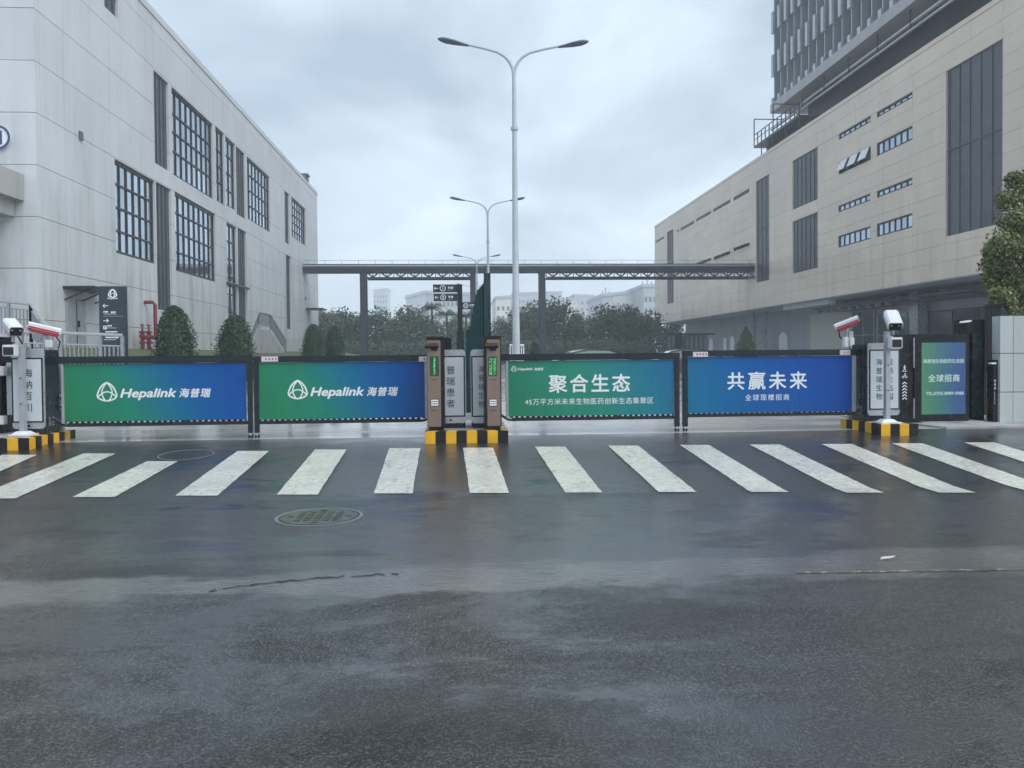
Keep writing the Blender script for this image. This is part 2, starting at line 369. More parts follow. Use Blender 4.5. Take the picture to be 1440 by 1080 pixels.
# ------------------------------------------------------------------ mesh building
WL = {}
def wloc(o): return WL.get(o.name, Vector((0, 0, 0))) if o is not None else Vector((0, 0, 0))
class MB:
    def __init__(s): s.v = []; s.f = []
    def add(s, vs, fs):
        b = len(s.v); s.v += [Vector(p) for p in vs]; s.f += [tuple(b + i for i in f) for f in fs]; return s
    def box(s, x0, x1, y0, y1, z0, z1):
        return s.hexa([(x0, y0, z0), (x1, y0, z0), (x1, y1, z0), (x0, y1, z0), (x0, y0, z1), (x1, y0, z1), (x1, y1, z1), (x0, y1, z1)])
    def hexa(s, p):
        return s.add(p, [(0, 3, 2, 1), (4, 5, 6, 7), (0, 1, 5, 4), (1, 2, 6, 5), (2, 3, 7, 6), (3, 0, 4, 7)])
    def pbox(s, P, u0, u1, v0, v1, w0, w1):
        return s.hexa([P(u0, v0, w0), P(u1, v0, w0), P(u1, v0, w1), P(u0, v0, w1), P(u0, v1, w0), P(u1, v1, w0), P(u1, v1, w1), P(u0, v1, w1)])
    def tube(s, pts, r, n=8, cap=True):
        pts = [Vector(p) for p in pts]; rs = r if isinstance(r, (list, tuple)) else [r] * len(pts)
        b = len(s.v); up = None
        for i, p in enumerate(pts):
            t = (pts[min(i + 1, len(pts) - 1)] - pts[max(i - 1, 0)]).normalized()
            if up is None: up = Vector((0, 0, 1)) if abs(t.z) < 0.9 else Vector((0, 1, 0))
            a = t.cross(up).normalized(); c = a.cross(t).normalized(); up = c
            for k in range(n):
                an = 2 * math.pi * (k + 0.5) / n
                s.v.append(p + (a * math.cos(an) + c * math.sin(an)) * rs[i])
        for i in range(len(pts) - 1):
            for k in range(n):
                k2 = (k + 1) % n
                s.f.append((b + i * n + k, b + i * n + k2, b + (i + 1) * n + k2, b + (i + 1) * n + k))
        if cap:
            s.f.append(tuple(b + k for k in range(n)))
            s.f.append(tuple(b + (len(pts) - 1) * n + k for k in reversed(range(n))))
        return s
    def prism(s, poly, P, d0, d1):
        """poly: (u, v) outline; P(u, v, w) maps; extruded from w=d0 to d1"""
        n = len(poly); vs = [P(u, v, d0) for u, v in poly] + [P(u, v, d1) for u, v in poly]
        fs = [tuple(range(n)), tuple(range(2 * n - 1, n - 1, -1))] + [(i, (i + 1) % n, n + (i + 1) % n, n + i) for i in range(n)]
        return s.add(vs, fs)
    def strip(s, pts, wd, P, d0, d1, closed=False):
        n = len(pts)
        L_, R_ = [], []
        for i in range(n):
            a = pts[(i - 1) % n] if (closed or i) else pts[0]
            b = pts[(i + 1) % n] if (closed or i < n - 1) else pts[-1]
            dx, dy = b[0] - a[0], b[1] - a[1]; q = math.hypot(dx, dy) or 1
            nx, ny = -dy / q * wd / 2, dx / q * wd / 2
            L_.append((pts[i][0] + nx, pts[i][1] + ny)); R_.append((pts[i][0] - nx, pts[i][1] - ny))
        for i in range(n if closed else n - 1):
            j = (i + 1) % n
            s.prism([L_[i], L_[j], R_[j], R_[i]], P, d0, d1)
        return s
    def build(s, name, mat, parent=None, bevel=0.0, smooth=False, origin=None):
        if origin is None:
            lo = Vector([min(p[i] for p in s.v) for i in range(3)]); hi = Vector([max(p[i] for p in s.v) for i in range(3)])
            origin = Vector(((lo.x + hi.x) / 2, (lo.y + hi.y) / 2, lo.z))
        m = bpy.data.meshes.new(name)
        m.from_pydata([p - origin for p in s.v], [], s.f)
        bm = bmesh.new(); bm.from_mesh(m)
        bmesh.ops.recalc_face_normals(bm, faces=bm.faces)
        if bevel > 0:
            es = [e_ for e_ in bm.edges if len(e_.link_faces) == 2 and e_.calc_face_angle(0) > 0.5]
            bmesh.ops.bevel(bm, geom=es, offset=bevel, segments=2, affect='EDGES', clamp_overlap=True)
        bm.to_mesh(m); bm.free()
        if smooth:
            for p in m.polygons: p.use_smooth = True
            try: m.set_sharp_from_angle(angle=R(38))
            except Exception: pass
        m.materials.append(MATS[mat])
        o = bpy.data.objects.new(name, m); COL.objects.link(o)
        if parent is not None: o.parent = parent
        o.location = origin - wloc(parent); WL[o.name] = Vector(origin)
        return o
def raw(name, verts, faces, mat, parent=None, origin=(0, 0, 0)):
    m = bpy.data.meshes.new(name); m.from_pydata(verts, [], faces); m.materials.append(MATS[mat])
    o = bpy.data.objects.new(name, m); COL.objects.link(o)
    if parent is not None: o.parent = parent
    o.location = Vector(origin) - wloc(parent); WL[o.name] = Vector(origin)
    return o
def tag(o, label=None, cat=None, group=None, kind=None):
    if label: o['label'] = label
    if cat: o['category'] = cat
    if group: o['group'] = group
    if kind: o['kind'] = kind
    return o
def thing(name, loc, label, cat, group=None):
    o = bpy.data.objects.new(name, None); COL.objects.link(o); o.location = loc; WL[o.name] = Vector(loc)
    o.empty_display_size = 0.2
    return tag(o, label, cat, group)
def dup(o, delta, parent=None):
    c = o.copy(); COL.objects.link(c)
    par = parent if parent is not None else o.parent
    c.parent = par; WL[c.name] = wloc(o) + Vector(delta); c.location = WL[c.name] - wloc(par)
    return c
def dup_tree(root, loc, label, rz=0.0, scale=None):
    c = root.copy(); COL.objects.link(c); c.location = loc; c.rotation_euler = (0, 0, rz); WL[c.name] = Vector(loc)
    if scale: c.scale = (scale,) * 3 if isinstance(scale, (int, float)) else scale
    c['label'] = label
    for ch in list(root.children):
        d = ch.copy(); COL.objects.link(d); d.parent = c
        for g_ in list(ch.children):
            e_ = g_.copy(); COL.objects.link(e_); e_.parent = d
    return c
def text(s, name, mat, parent, P, u, v, size, bold=0.0, shear=0.0, align='CENTER', width=None, spacing=1.0, depth=0.002, italic=False):
    """flat lettering; (u, v) = anchor at baseline; P maps (u, v, w) into the world"""
    c = bpy.data.curves.new(name, 'FONT'); c.body = s; c.size = 1.0; c.shear = shear; c.align_x = 'LEFT'
    c.space_character = spacing; c.resolution_u = 3
    to = bpy.data.objects.new(name, c); m = bpy.data.meshes.new_from_object(to)
    bpy.data.objects.remove(to); bpy.data.curves.remove(c)
    xs = [q.co.x for q in m.vertices]; x0, x1 = min(xs), max(xs)
    sx = size if width is None else width / (x1 - x0)
    off = {'CENTER': (x0 + x1) / 2, 'LEFT': x0, 'RIGHT': x1}[align]
    vs, fs = [], []
    shifts = [(0, 0)] if bold < .004 else [(0, 0), (-1, 0), (1, 0), (0, -1), (0, 1), (-.7, -.7), (.7, .7), (-.7, .7), (.7, -.7)]
    for i_, (dx_, dy_) in enumerate(shifts):      # heavier weights: the outline thickened by small offsets, each a hair deeper
        b_ = len(vs)
        vs += [P(u + (q.co.x - off + dx_ * bold) * sx, v + (q.co.y + dy_ * bold) * size, depth + i_ * .00012) for q in m.vertices]
        fs += [tuple(b_ + j for j in p.vertices) for p in m.polygons]
    bpy.data.meshes.remove(m)
    ctr = sum(vs, Vector()) / len(vs)
    return raw(name, [q - ctr for q in vs], fs, mat, parent, ctr)
def emblem(parent, P, u, v, h, mat, name='emblem', wd=0.085):
    """rounded triangle with crossing arcs; (u, v) centre, h full height"""
    k = h / 2.0
    mb = MB()
    A, Lc, Rc = Vector((0, 1.0)), Vector((-0.98, -0.62)), Vector((0.98, -0.62))
    def bez(a, b, c, n=12): return [tuple(a * (1 - t) ** 2 + b * 2 * t * (1 - t) + c * t * t) for t in [i / n for i in range(n + 1)]]
    def rounded(a, ctl, c): return bez(a, ctl, c)
    o1 = bez(Vector((0.0, 1.0)), Vector((-0.75, 0.72)), Vector((-1.0, -0.35)))
    o2 = bez(Vector((-1.0, -0.35)), Vector((-1.02, -0.62)), Vector((-0.7, -0.78)))
    o3 = bez(Vector((-0.7, -0.78)), Vector((0, -1.15)), Vector((0.7, -0.78)))
    o4 = bez(Vector((0.7, -0.78)), Vector((1.02, -0.62)), Vector((1.0, -0.35)))
    o5 = bez(Vector((1.0, -0.35)), Vector((0.75, 0.72)), Vector((0.0, 1.0)))
    outline = o1[:-1] + o2[:-1] + o3[:-1] + o4[:-1] + o5[:-1]
    sc_ = lambda pts: [(u + x * k, v + y * k) for x, y in pts]
    W = wd * h
    mb.strip(sc_(outline), W, P, 0.0015, 0.003, True)
    mb.strip(sc_(bez(Vector((0.0, 0.96)), Vector((-0.95, 0.05)), Vector((-0.20, -0.92)))), W * 0.8, P, 0.0015, 0.0026)
    mb.strip(sc_(bez(Vector((0.0, 0.96)), Vector((0.95, 0.05)), Vector((0.20, -0.92)))), W * 0.8, P, 0.0015, 0.0027)
    mb.strip(sc_(bez(Vector((-0.93, -0.55)), Vector((0.0, 0.55)), Vector((0.93, -0.55)))), W * 0.8, P, 0.0015, 0.0028)
    return mb.build(name, mat, parent)
def PX(X, sgn):  # plane with normal sgn*X ; u = Y, v = Z, w = outward
    return lambda u, v, w: Vector((X + sgn * w, u, v))
def PY(Y):       # plane facing the camera side (-Y); u = X, v = Z
    return lambda u, v, w: Vector((u, Y - w, v))

# ================================================================== SETTING
def sheet(name, xs, prof, mat, lift=0.0, x0=None, x1=None):
    vs, fs = [], []
    for (y, z) in prof:
        for x in xs: vs.append((x, y, z + lift))
    n = len(xs)
    for j in range(len(prof) - 1):
        for i in range(n - 1):
            a = j * n + i; fs.append((a, a + 1, a + n + 1, a + n))
    o = raw(name, vs, fs, mat); tag(o, kind='structure'); return o
g0 = sheet('ground', [-690, -40, 0, 40, 690], [(-60, -0.004), (R0, -0.004), (R1, ZG - 0.004), (990, ZG - 0.004)], 'wet_concrete')
tag(g0, 'pale wet concrete yard behind the gates')
road = sheet('road', [-80, -20, 0, 20, 80], [(-40, 0), (R0, 0), (12.12, ground_z(12.12))], 'wet_asphalt')
tag(road, 'dark rain soaked asphalt road in front of the gates')

stripes = [  # near-left, near-right, far-left, far-right (photo x), near y, far y
    (-150, -88, 3, 52, 703, 640), (-42, 21, 118, 163.5, 701.5, 638), (101.5, 161, 207, 250, 699.5, 649),
    (246, 305.5, 334, 378.5, 697.5, 634.5), (389, 446.5, 443, 487.5, 696, 632.5), (526, 580, 547.5, 591, 694.3, 630.7),
    (661, 716, 651, 693.5, 693.7, 630), (795, 847, 752, 795, 693, 628.5), (926.5, 980, 855, 897.5, 692.3, 627),
    (1056.5, 1110, 956, 997, 692.3, 626), (1190, 1243.5, 1054, 1097.5, 693.3, 625.5), (1320, 1372.5, 1155, 1198.5, 693.3, 624.7),
    (1450, 1505, 1254, 1297.5, 692, 623.7), (1580, 1635, 1356, 1398.5, 691, 622.5)]
for k, (a, b, c, d, yn, yf) in enumerate(stripes):
    q = [on_g(a, yn), on_g(b, yn), on_g(d, yf), on_g(c, yf)]
    nseg = 34; vs, fs = [], []
    for i in range(nseg + 1):
        t = i / nseg
        for (p0, p1) in ((q[0], q[3]), (q[1], q[2])):
            p = p0.lerp(p1, t); jx = random.uniform(-0.0045, 0.0045)
            vs.append((p.x + jx, p.y, ground_z(p.y) + 0.005))
    for i in range(nseg): fs.append((2 * i, 2 * i + 1, 2 * i + 3, 2 * i + 2))
    o = raw('crosswalk_stripe', vs, fs, 'crosswalk_paint', road)
# old faded yellow lane line at the right
q = [on_z(1120, 806, 0), on_z(1440, 801, 0), on_z(1700, 798, 0)]
mb = MB()
for a, b in zip(q[:-1], q[1:]):
    mb.add([(a.x, a.y - .02, .005), (b.x, b.y - .02, .005), (b.x, b.y + .02, .005), (a.x, a.y + .02, .005)], [(0, 1, 2, 3)])
mb.build('faded_line', 'faded_line_paint', road)
# scrap of paper on the road
p_ = on_z(1247, 785, .01); mb = MB(); mb.prism([(p_.x - .06, p_.y - .015), (p_.x + .02, p_.y - .02), (p_.x + .07, p_.y + .01), (p_.x - .02, p_.y + .025)], lambda u, v, w: Vector((u, v, w + (u - p_.x) * .1)), .012, .018)
sc_p = mb.build('litter', 'sticker'); tag(sc_p, 'small white scrap of litter on the wet road at the right', 'litter')
# crack in the asphalt
mb = MB(); pts = []
for i in range(30):
    t = i / 29; px = 285 + 275 * t; py = 832 - 26 * t - 4 * math.sin(t * 3.1) + random.uniform(-1.4, 1.4); p = on_z(px, py, 0.005); pts.append((p.x, p.y))
[mb.strip(pts[i:i + 2], random.uniform(.006, .03), lambda u, v, w: Vector((u, v, w)), 0.0045, 0.0055) for i in range(len(pts) - 1) if random.random() < .9]; mb.build('crack', 'kerb_black', road)
# manhole cover
mc = on_z(449, 727, 0)
mh = thing('manhole_cover', (mc.x, mc.y, 0.0), 'round worn iron manhole cover in the wet road below the crossing', 'manhole cover')
mb = MB(); mb.tube([(mc.x, mc.y, -0.02), (mc.x, mc.y, 0.007)], 0.36, 40); mb.build('lid', 'cast_iron', mh)
mb = MB()
ringp = [(mc.x + 0.40 * math.cos(a), mc.y + 0.40 * math.sin(a)) for a in [2 * math.pi * i / 40 for i in range(40)]]
mb.strip(ringp, 0.028, lambda u, v, w: Vector((u, v, w)), -0.02, 0.006, True); mb.build('rim', 'joint_dark', mh)
mb = MB()
for i in range(-3, 4):
    for j in range(-3, 4):
        if i * i + j * j < 10:
            mb.box(mc.x + i * .09 - .03, mc.x + i * .09 + .03, mc.y + j * .09 - .012, mc.y + j * .09 + .02, .006, .016)
tag(mb.build('tread_pattern', 'cast_iron', mh), kind='stuff')
mc2 = on_g(262, 640)
mh2 = thing('manhole_cover', (mc2.x, mc2.y, mc2.z), 'dark flush manhole cover between two crossing stripes on the left', 'manhole cover')
mb = MB(); zf = lambda y: ground_z(y)
ring = [(mc2.x + 0.36 * math.cos(a), mc2.y + 0.36 * math.sin(a)) for a in [2 * math.pi * i / 36 for i in range(36)]]
mb.strip(ring, 0.016, lambda u, v, w: Vector((u, v, zf(v) + w)), 0.004, 0.007, True); mb.build('rim', 'joint_dark', mh2)
mb = MB(); mb.add([Vector((a * .93 + mc2.x * .07, b * .93 + mc2.y * .07, zf(b) + .004)) for a, b in ring], [tuple(range(36))]); mb.build('lid', 'wet_asphalt', mh2)

# grass bank beside the left building, wall plinth
XL, XR = -15.0, 28.8
bank = sheet('grass_bank', [-15.0, -14.2, -11.0, -8.2, -7.2], [(24.5, 0), (25.5, 0), (120, 0)], 'lawn')
zz = {-15.0: 1.95, -14.2: 1.88, -11.0: 1.35, -8.2: 0.45, -7.2: 0.20}
for vtx in bank.data.vertices:
    x = round(vtx.co.x, 1); vtx.co.z = zz[x] if vtx.co.y > 25 else 0.2
tag(bank, 'low grass bank along the foot of the grey factory wall', kind='structure')
lawn = sheet('lawn', [-7.6, 20], [(95, 0.32), (106, 0.5), (150, 0.9)], 'lawn'); tag(lawn, 'strip of lawn under the far trees', kind='structure')
# pavement at the right by the white pillar
pa, pb = on_g(1300, 607), on_g(1440, 612)
mb = MB(); mb.hexa([(7.9, 12.1, .2), (30, 11.7, .2), (30, 14.6, .2), (7.4, 14.6, .2), (7.9, 12.1, ZG + .03), (30, 11.7, ZG + .03), (30, 14.6, ZG + .03), (7.4, 14.6, ZG + .03)])
tag(mb.build('pavement', 'concrete_wall'), 'rough wet concrete pavement slab at the right edge', kind='structure')

# ================================================================== BUILDINGS
def carve(rect, ops):
    rects = [rect]
    for (a0, a1, b0, b1) in ops:
        nxt = []
        for (u0, u1, v0, v1) in rects:
            if a1 <= u0 or a0 >= u1 or b1 <= v0 or b0 >= v1: nxt.append((u0, u1, v0, v1)); continue
            if v0 < b0: nxt.append((u0, u1, v0, b0))
            if v1 > b1: nxt.append((u0, u1, b1, v1))
            m0, m1 = max(v0, b0), min(v1, b1)
            if u0 < a0: nxt.append((u0, a0, m0, m1))
            if u1 > a1: nxt.append((a1, u1, m0, m1))
        rects = nxt
    return [r for r in rects if r[1] - r[0] > 0.01 and r[3] - r[2] > 0.01]
def facade(root, P, us, vs, ops, mat, depth=0.3, gap=0.02, far_from=None, name='wall_panel'):
    far = MB()
    cache = {}
    for i in range(len(us) - 1):
        for j in range(len(vs) - 1):
            rc = carve((us[i] + gap / 2, us[i + 1] - gap / 2, vs[j] + gap / 2, vs[j + 1] - gap / 2), ops)
            if not rc: continue
            isfar = far_from is not None and us[i] > far_from
            pr = random.uniform(0, 0.008)
            if isfar:
                for r in rc: far.pbox(P, *r, -depth, pr)
                continue
            left = list(rc)                       # pieces parted by an opening become panels of their own
            while left:
                grp = [left.pop()]; grew = True
                while grew:
                    grew = False
                    for r in list(left):
                        if any(r[0] <= q[1] + 1e-6 and r[1] >= q[0] - 1e-6 and r[2] <= q[3] + 1e-6 and r[3] >= q[2] - 1e-6 for q in grp):
                            grp.append(r); left.remove(r); grew = True
                mb = MB()
                for r in grp: mb.pbox(P, *r, -depth, pr)
                mb.build(name, mat, root)
    if far.v: tag(far.build('far_cladding', mat, root), kind='stuff')
def opening(P_on, X, xl, xr, yt, yb):
    a = P_on(xl, yt, X); b = P_on(xr, yt, X); c = P_on(xl, yb, X)
    return (min(a.y, b.y), max(a.y, b.y), c.z, a.z)
def window(root, P, op, cols, rows, fw=0.07, w=-0.16, glass='window_glass', frame='frame_black'):
    u0, u1, v0, v1 = op
    mb = MB()
    us = [u0 + (u1 - u0) * i / cols for i in range(cols + 1)]
    fr = rows if isinstance(rows, list) else [i / rows for i in range(rows + 1)]
    vs = [v0 + (v1 - v0) * t for t in fr]
    for i, u in enumerate(us):
        a = fw * (1.0 if i in (0, cols) else 0.5)
        c = min(max(u, u0 + a), u1 - a)
        mb.pbox(P, c - a, c + a, v0, v1, w - 0.03, w + 0.05)
    for j, v in enumerate(vs):
        a = fw * (1.0 if j in (0, len(vs) - 1) else 0.55)
        c = min(max(v, v0 + a), v1 - a)
        mb.pbox(P, u0 + 0.002, u1 - 0.002, c - a, c + a, w - 0.024, w + 0.058)
    fr_o = mb.build('window', frame, root)
    for j in range(len(vs) - 1):
        first = None
        for i in range(cols):
            if first is None:
                m2 = MB(); m2.pbox(P, us[i], us[i + 1], vs[j], vs[j + 1], w - 0.02, w - 0.008)
                first = m2.build('pane', glass, fr_o)
            else: dup(first, P(us[i], 0, 0) - P(us[0], 0, 0), fr_o)
    return fr_o
def louver(root, P, op, mat='louver_slate', rib=0.32, cross=None, w=-0.12):
    u0, u1, v0, v1 = op; mb = MB(); mb.pbox(P, u0, u1, v0, v1, w - 0.1, w)
    p = mb.build('louver_panel', mat, root)
    m2 = MB(); u = u0 + rib
    while u < u1 - 0.05:
        m2.pbox(P, u - 0.02, u + 0.02, v0 + .001, v1 - .001, w, w + 0.05); u += rib
    if cross:
        for c in cross: m2.pbox(P, u0 + .001, u1 - .001, c - 0.03, c + 0.03, w, w + 0.056)
    if m2.v: tag(m2.build('rib', mat, p), kind='stuff')
    return p

# ---- grey factory hall at the left
YL0 = on_x(53, 300, XL).y; YL1 = on_x(446, 300, XL).y
ZL = on_x(440, 264, XL).z
lb = thing('factory_hall', (XL - 15, (YL0 + YL1) / 2, 0), 'long pale grey factory hall with steel grid windows, left of the yard', 'building')
PL = PX(XL, 1)
mb = MB(); mb.box(XL - 34, XL - 0.3, YL0 + 0.3, YL1 - .02, 0.0, ZL - 0.35); mb.build('wall', 'joint_dark', lb)
mb = MB(); mb.box(XL - 34, XL + 0.05, YL0 - 0.05, YL1 + .05, ZL - 0.345, ZL); mb.build('coping', 'grey_cladding', lb)
ul = [YL0] + [on_x(x, 300, XL).y for x in (93, 157, 217.8, 242.8, 302.2, 316, 331, 346, 381.5, 399.5, 431)] + [YL1]
vl = [on_x(52, y, XL).z for y in (15, 87, 159, 231.5, 304, 376.5, 449)]
dz = vl[0] - vl[1]
vl = [vl[0] + 2 * dz, vl[0] + dz] + vl + [vl[-1] - dz]
vl = sorted([v for v in vl if 1.7 < v < ZL - 0.7] + [1.6, ZL - 0.35])
OL = lambda *a: opening(on_x, XL, *a)
W_ops = [(OL(241, 298, 121.4, 244), 8, [0, .29, .51, .72, 1]), (OL(302.5, 314.7, 176.7, 281), 2, [0, .29, .51, .72, 1]), (OL(316.6, 330, 190.7, 287.5), 2, 4),
         (OL(347, 378.6, 219.5, 306.7), 7, 4), (OL(409.6, 429, 276, 332), 6, 5), (OL(161, 217, 222.7, 354.7), 6, 4),
         (OL(245.5, 302, 269, 380), 8, 4), (OL(318.5, 332, 312, 462), 2, 6)]
L_ops = [OL(215.6, 236, 98, 227.5), OL(331.5, 343.5, 205, 300), OL(400, 406.4, 267.7, 340), OL(219, 240, 255, 434.5),
         OL(334.2, 346, 320, 470), OL(402, 408.5, 357.5, 462), OL(146, 165, -22, 8)]
allop = [a for a, _, _ in W_ops] + L_ops
ul[0] = YL0 + 0.3
facade(lb, PL, ul, vl, allop, 'grey_cladding')
for a, c, r_ in W_ops: window(lb, PL, a, c, r_)
for a in L_ops: louver(lb, PL, a, 'louver_slate', 0.5)
PF = PY(YL0)
uf = [XL - 3.6 * i + 0.01 for i in range(9)][::-1]
facade(lb, PF, uf, vl, [], 'grey_cladding')
# small fittings of the facade
for (x, y) in ((112.5, 191), (429, 420)):
    p = on_x(x, y, XL); mb = MB(); mb.box(XL + .01, XL + .08, p.y - .12, p.y + .12, p.z - .16, p.z + .16); mb.build('vent_box', 'louver_grey', lb)
p = on_x(430, 248, XL); mb = MB(); mb.box(XL - 2, XL + .1, p.y - 1.0, p.y + 1.0, ZL, ZL + .35); mb.box(XL - 1.9, XL + .3, p.y - .6, p.y + .6, ZL + .352, ZL + .5); mb.build('roof_vent', 'louver_grey', lb)
mb = MB(); a = OL(318, 347, 396, 397.5); mb.pbox(PL, a[0], a[1], a[3] - .12, a[3], 0.01, .22); mb.build('ledge', 'louver_slate', lb)
# service door and awning
a = OL(90.5, 119, 417, 500)
dr = MB(); dr.pbox(PL, a[0] + .05, a[1] - .05, 1.7, a[3] - .05, .01, .06); dro = dr.build('door', 'louver_grey', lb)
dro.data.materials[0] = MATS['galvanised']
m2 = MB(); m2.pbox(PL, (a[0] + a[1]) / 2 - .02, (a[0] + a[1]) / 2 + .02, 1.75, a[3] - .1, .06, .075); m2.pbox(PL, (a[0] + a[1]) / 2 + .08, (a[0] + a[1]) / 2 + .14, 2.75, 3.0, .06, .12); m2.build('door_leaf_joint', 'frame_black', dro)
a = OL(88, 134, 402, 413)
mb = MB(); mb.pbox(PL, a[0], a[1], a[3] - .10, a[3], .01, 1.15); aw = mb.build('door_awning', 'frame_black', lb)
for k in range(3):
    u = a[0] + .1 + (a[1] - a[0] - .2) * k / 2
    m2 = MB(); m2.tube([PL(u, a[3] - .5, .02), PL(u, a[3] - .1, 1.0)], .03, 6); m2.build('bracket', 'frame_black', aw)
a = OL(430, 437, 433, 440)
mb = MB(); mb.pbox(PL, a[0], a[1], a[3] - .12, a[3], .01, 1.6); mb.build('door_awning', 'frame_black', lb)
# big roof over the front entrance, at the left edge
zt, zb, zb2 = on_x(44, 250, XL - .45).z, on_x(44, 286, XL - .45).z, on_x(38, 306, XL - .45).z
mb = MB(); mb.box(XL - 14, XL - .45, YL0 - 6.5, YL0 - .02, zb, zt); mb.box(XL - 13.9, XL - .75, YL0 - 6.2, YL0 - .03, zb2, zb - .001); cn = mb.build('entrance_canopy', 'concrete_wall', lb)
m2 = MB(); m2.tube([(XL - 1.2, YL0 - 5.6, zb2 - .28), (XL - 1.2, YL0 - 5.6, zb2)], .12, 12); m2.build('lamp', 'frame_black', cn)
m2 = MB()
for (u0, v0, u1, v1) in ((-8.0, 0.45, -1.6, 0.45), (-1.6, 0.02, -1.6, 2.2), (-2.7, .02, -2.7, .45)):
    m2.tube([(XL + u0, YL0 - 2.0, zt + v0), (XL + u1, YL0 - 2.0, zt + v1)], .025, 6)
m2.build('lightning_rod', 'frame_black', cn)
p = on_y(-1, 194, YL0)
m2 = MB(); m2.tube([(p.x, YL0 - .01, p.z), (p.x, YL0 - .09, p.z)], .41, 40); rg = m2.build('number_disc', 'print_white', lb)
m2 = MB(); m2.strip([(p.x + .39 * math.cos(t), p.z + .39 * math.sin(t)) for t in [2 * math.pi * i / 40 for i in range(40)]], .075, PF, .092, .12, True); m2.build('ring', 'blue_ring', rg)
text('1', 'numeral', 'blue_ring', rg, PF, p.x + .1, p.z - .24, .68, 0.02, 0, 'CENTER', None, 1, .10)

# ---- beige factory block at the right
YR1 = on_x(921, 400, XR).y; YR0 = 32.0
ZB = on_x(1150, 420, XR).z; ZT = on_x(1060, 225, XR).z
rb = thing('office_block', (XR + 14, (YR0 + YR1) / 2, 0), 'long beige panelled block overhanging a dark ground floor, right of the yard', 'building')
PR = PX(XR, -1)
mb = MB(); mb.box(XR + .3, XR + 34, YR0 + .02, YR1 - .02, ZB + .02, ZT - .3); mb.build('wall', 'joint_dark', rb)
mb = MB(); mb.box(XR - .04, XR + 34, YR0, YR1 + .04, ZT - .295, ZT); mb.build('coping', 'beige_cladding', rb)
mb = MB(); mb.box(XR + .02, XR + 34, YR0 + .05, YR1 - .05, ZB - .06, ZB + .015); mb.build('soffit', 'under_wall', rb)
ur = sorted([on_x(x, 350, XR).y for x in (1410, 1365, 1330, 1283, 1242, 1210, 1150, 1114, 1082, 1060, 1025, 990, 960, 937)] + [YR0, YR1, 35.0])
vr = [ZB + (ZT - .3 - ZB) * i / 14 for i in range(15)]
OR = lambda *a: opening(on_x, XR, *a)
strips = [OR(1179.4, 1224.4, 188.6, 197), OR(1233, 1283, 158, 166), OR(1233, 1283, 201.7, 220),
          OR(1179, 1224, 289.5, 299), OR(1233, 1283, 269, 278.6), OR(1179, 1224, 332, 348.7), OR(1233, 1283, 315, 333.7)]
awn = OR(1179.4, 1224.4, 228.7, 245.6)
louR = [OR(1330.5, 1410, 100.5, 333), OR(1114.5, 1150, 227, 295.5), OR(1114.5, 1150, 312, 385), OR(1063, 1081.5, 255.7, 398), OR(938, 947, 327, 428)]
top_far = [OR(1031.5, 1054, 277.5, 283), OR(1003, 1027, 294, 298.5), OR(979, 1000, 308, 312), OR(957, 976, 321, 325), OR(952, 955, 324, 327), OR(922, 934, 339, 342)]
low_far = [OR(1031.5, 1054, 349.5, 353.5), OR(1004, 1027, 361.5, 365.5), OR(979, 1000, 370.5, 374)]
facade(rb, PR, ur, vr, strips + [awn] + louR + top_far + low_far, 'beige_cladding', gap=.012, far_from=ur[-4])
for a in strips: window(rb, PR, a, 6, 1, .05, -.10)
for a in top_far: window(rb, PR, a, 4, 1, .07, -.06, 'entrance_glass')
louver(rb, PR, louR[0], 'louver_slate', 0.92, [on_x(1332, 212, XR).z])
louver(rb, PR, louR[1], 'louver_slate', 0.8); louver(rb, PR, louR[2], 'louver_slate', 0.8)
louver(rb, PR, louR[3], 'louver_slate', 1.0, [on_x(1064, 324, XR).z]); louver(rb, PR, louR[4], 'louver_slate', 1.0)
def awning_window(a, n, out_):
    u0, u1, v0, v1 = a
    mb = MB(); mb.pbox(PR, u0, u1, v0, v1, -.28, -.24); f = mb.build('window', 'frame_black', rb)
    for i in range(n):
        s0, s1 = u0 + (u1 - u0) * (i + .12) / n, u0 + (u1 - u0) * (i + .80) / n
        m2 = MB(); m2.hexa([PR(s0, v1 - .03, .0), PR(s1, v1 - .03, .0), PR(s1, v1 - .03, .05), PR(s0, v1 - .03, .05),
                            PR(s0, v0 + .15, out_), PR(s1, v0 + .15, out_), PR(s1, v0 + .15, out_ + .05), PR(s0, v0 + .15, out_ + .05)])
        m2.build('open_sash', 'white_plastic', f)
    m3 = MB()
    for i in range(n + 1):
        u = u0 + (u1 - u0) * i / n; m3.pbox(PR, u - .05, u + .05, v0, v1, -.2, -.05)
    m3.build('mullion', 'frame_black', f)
awning_window(awn, 3, 0.30)
for a in low_far: awning_window(a, 4, 0.55)
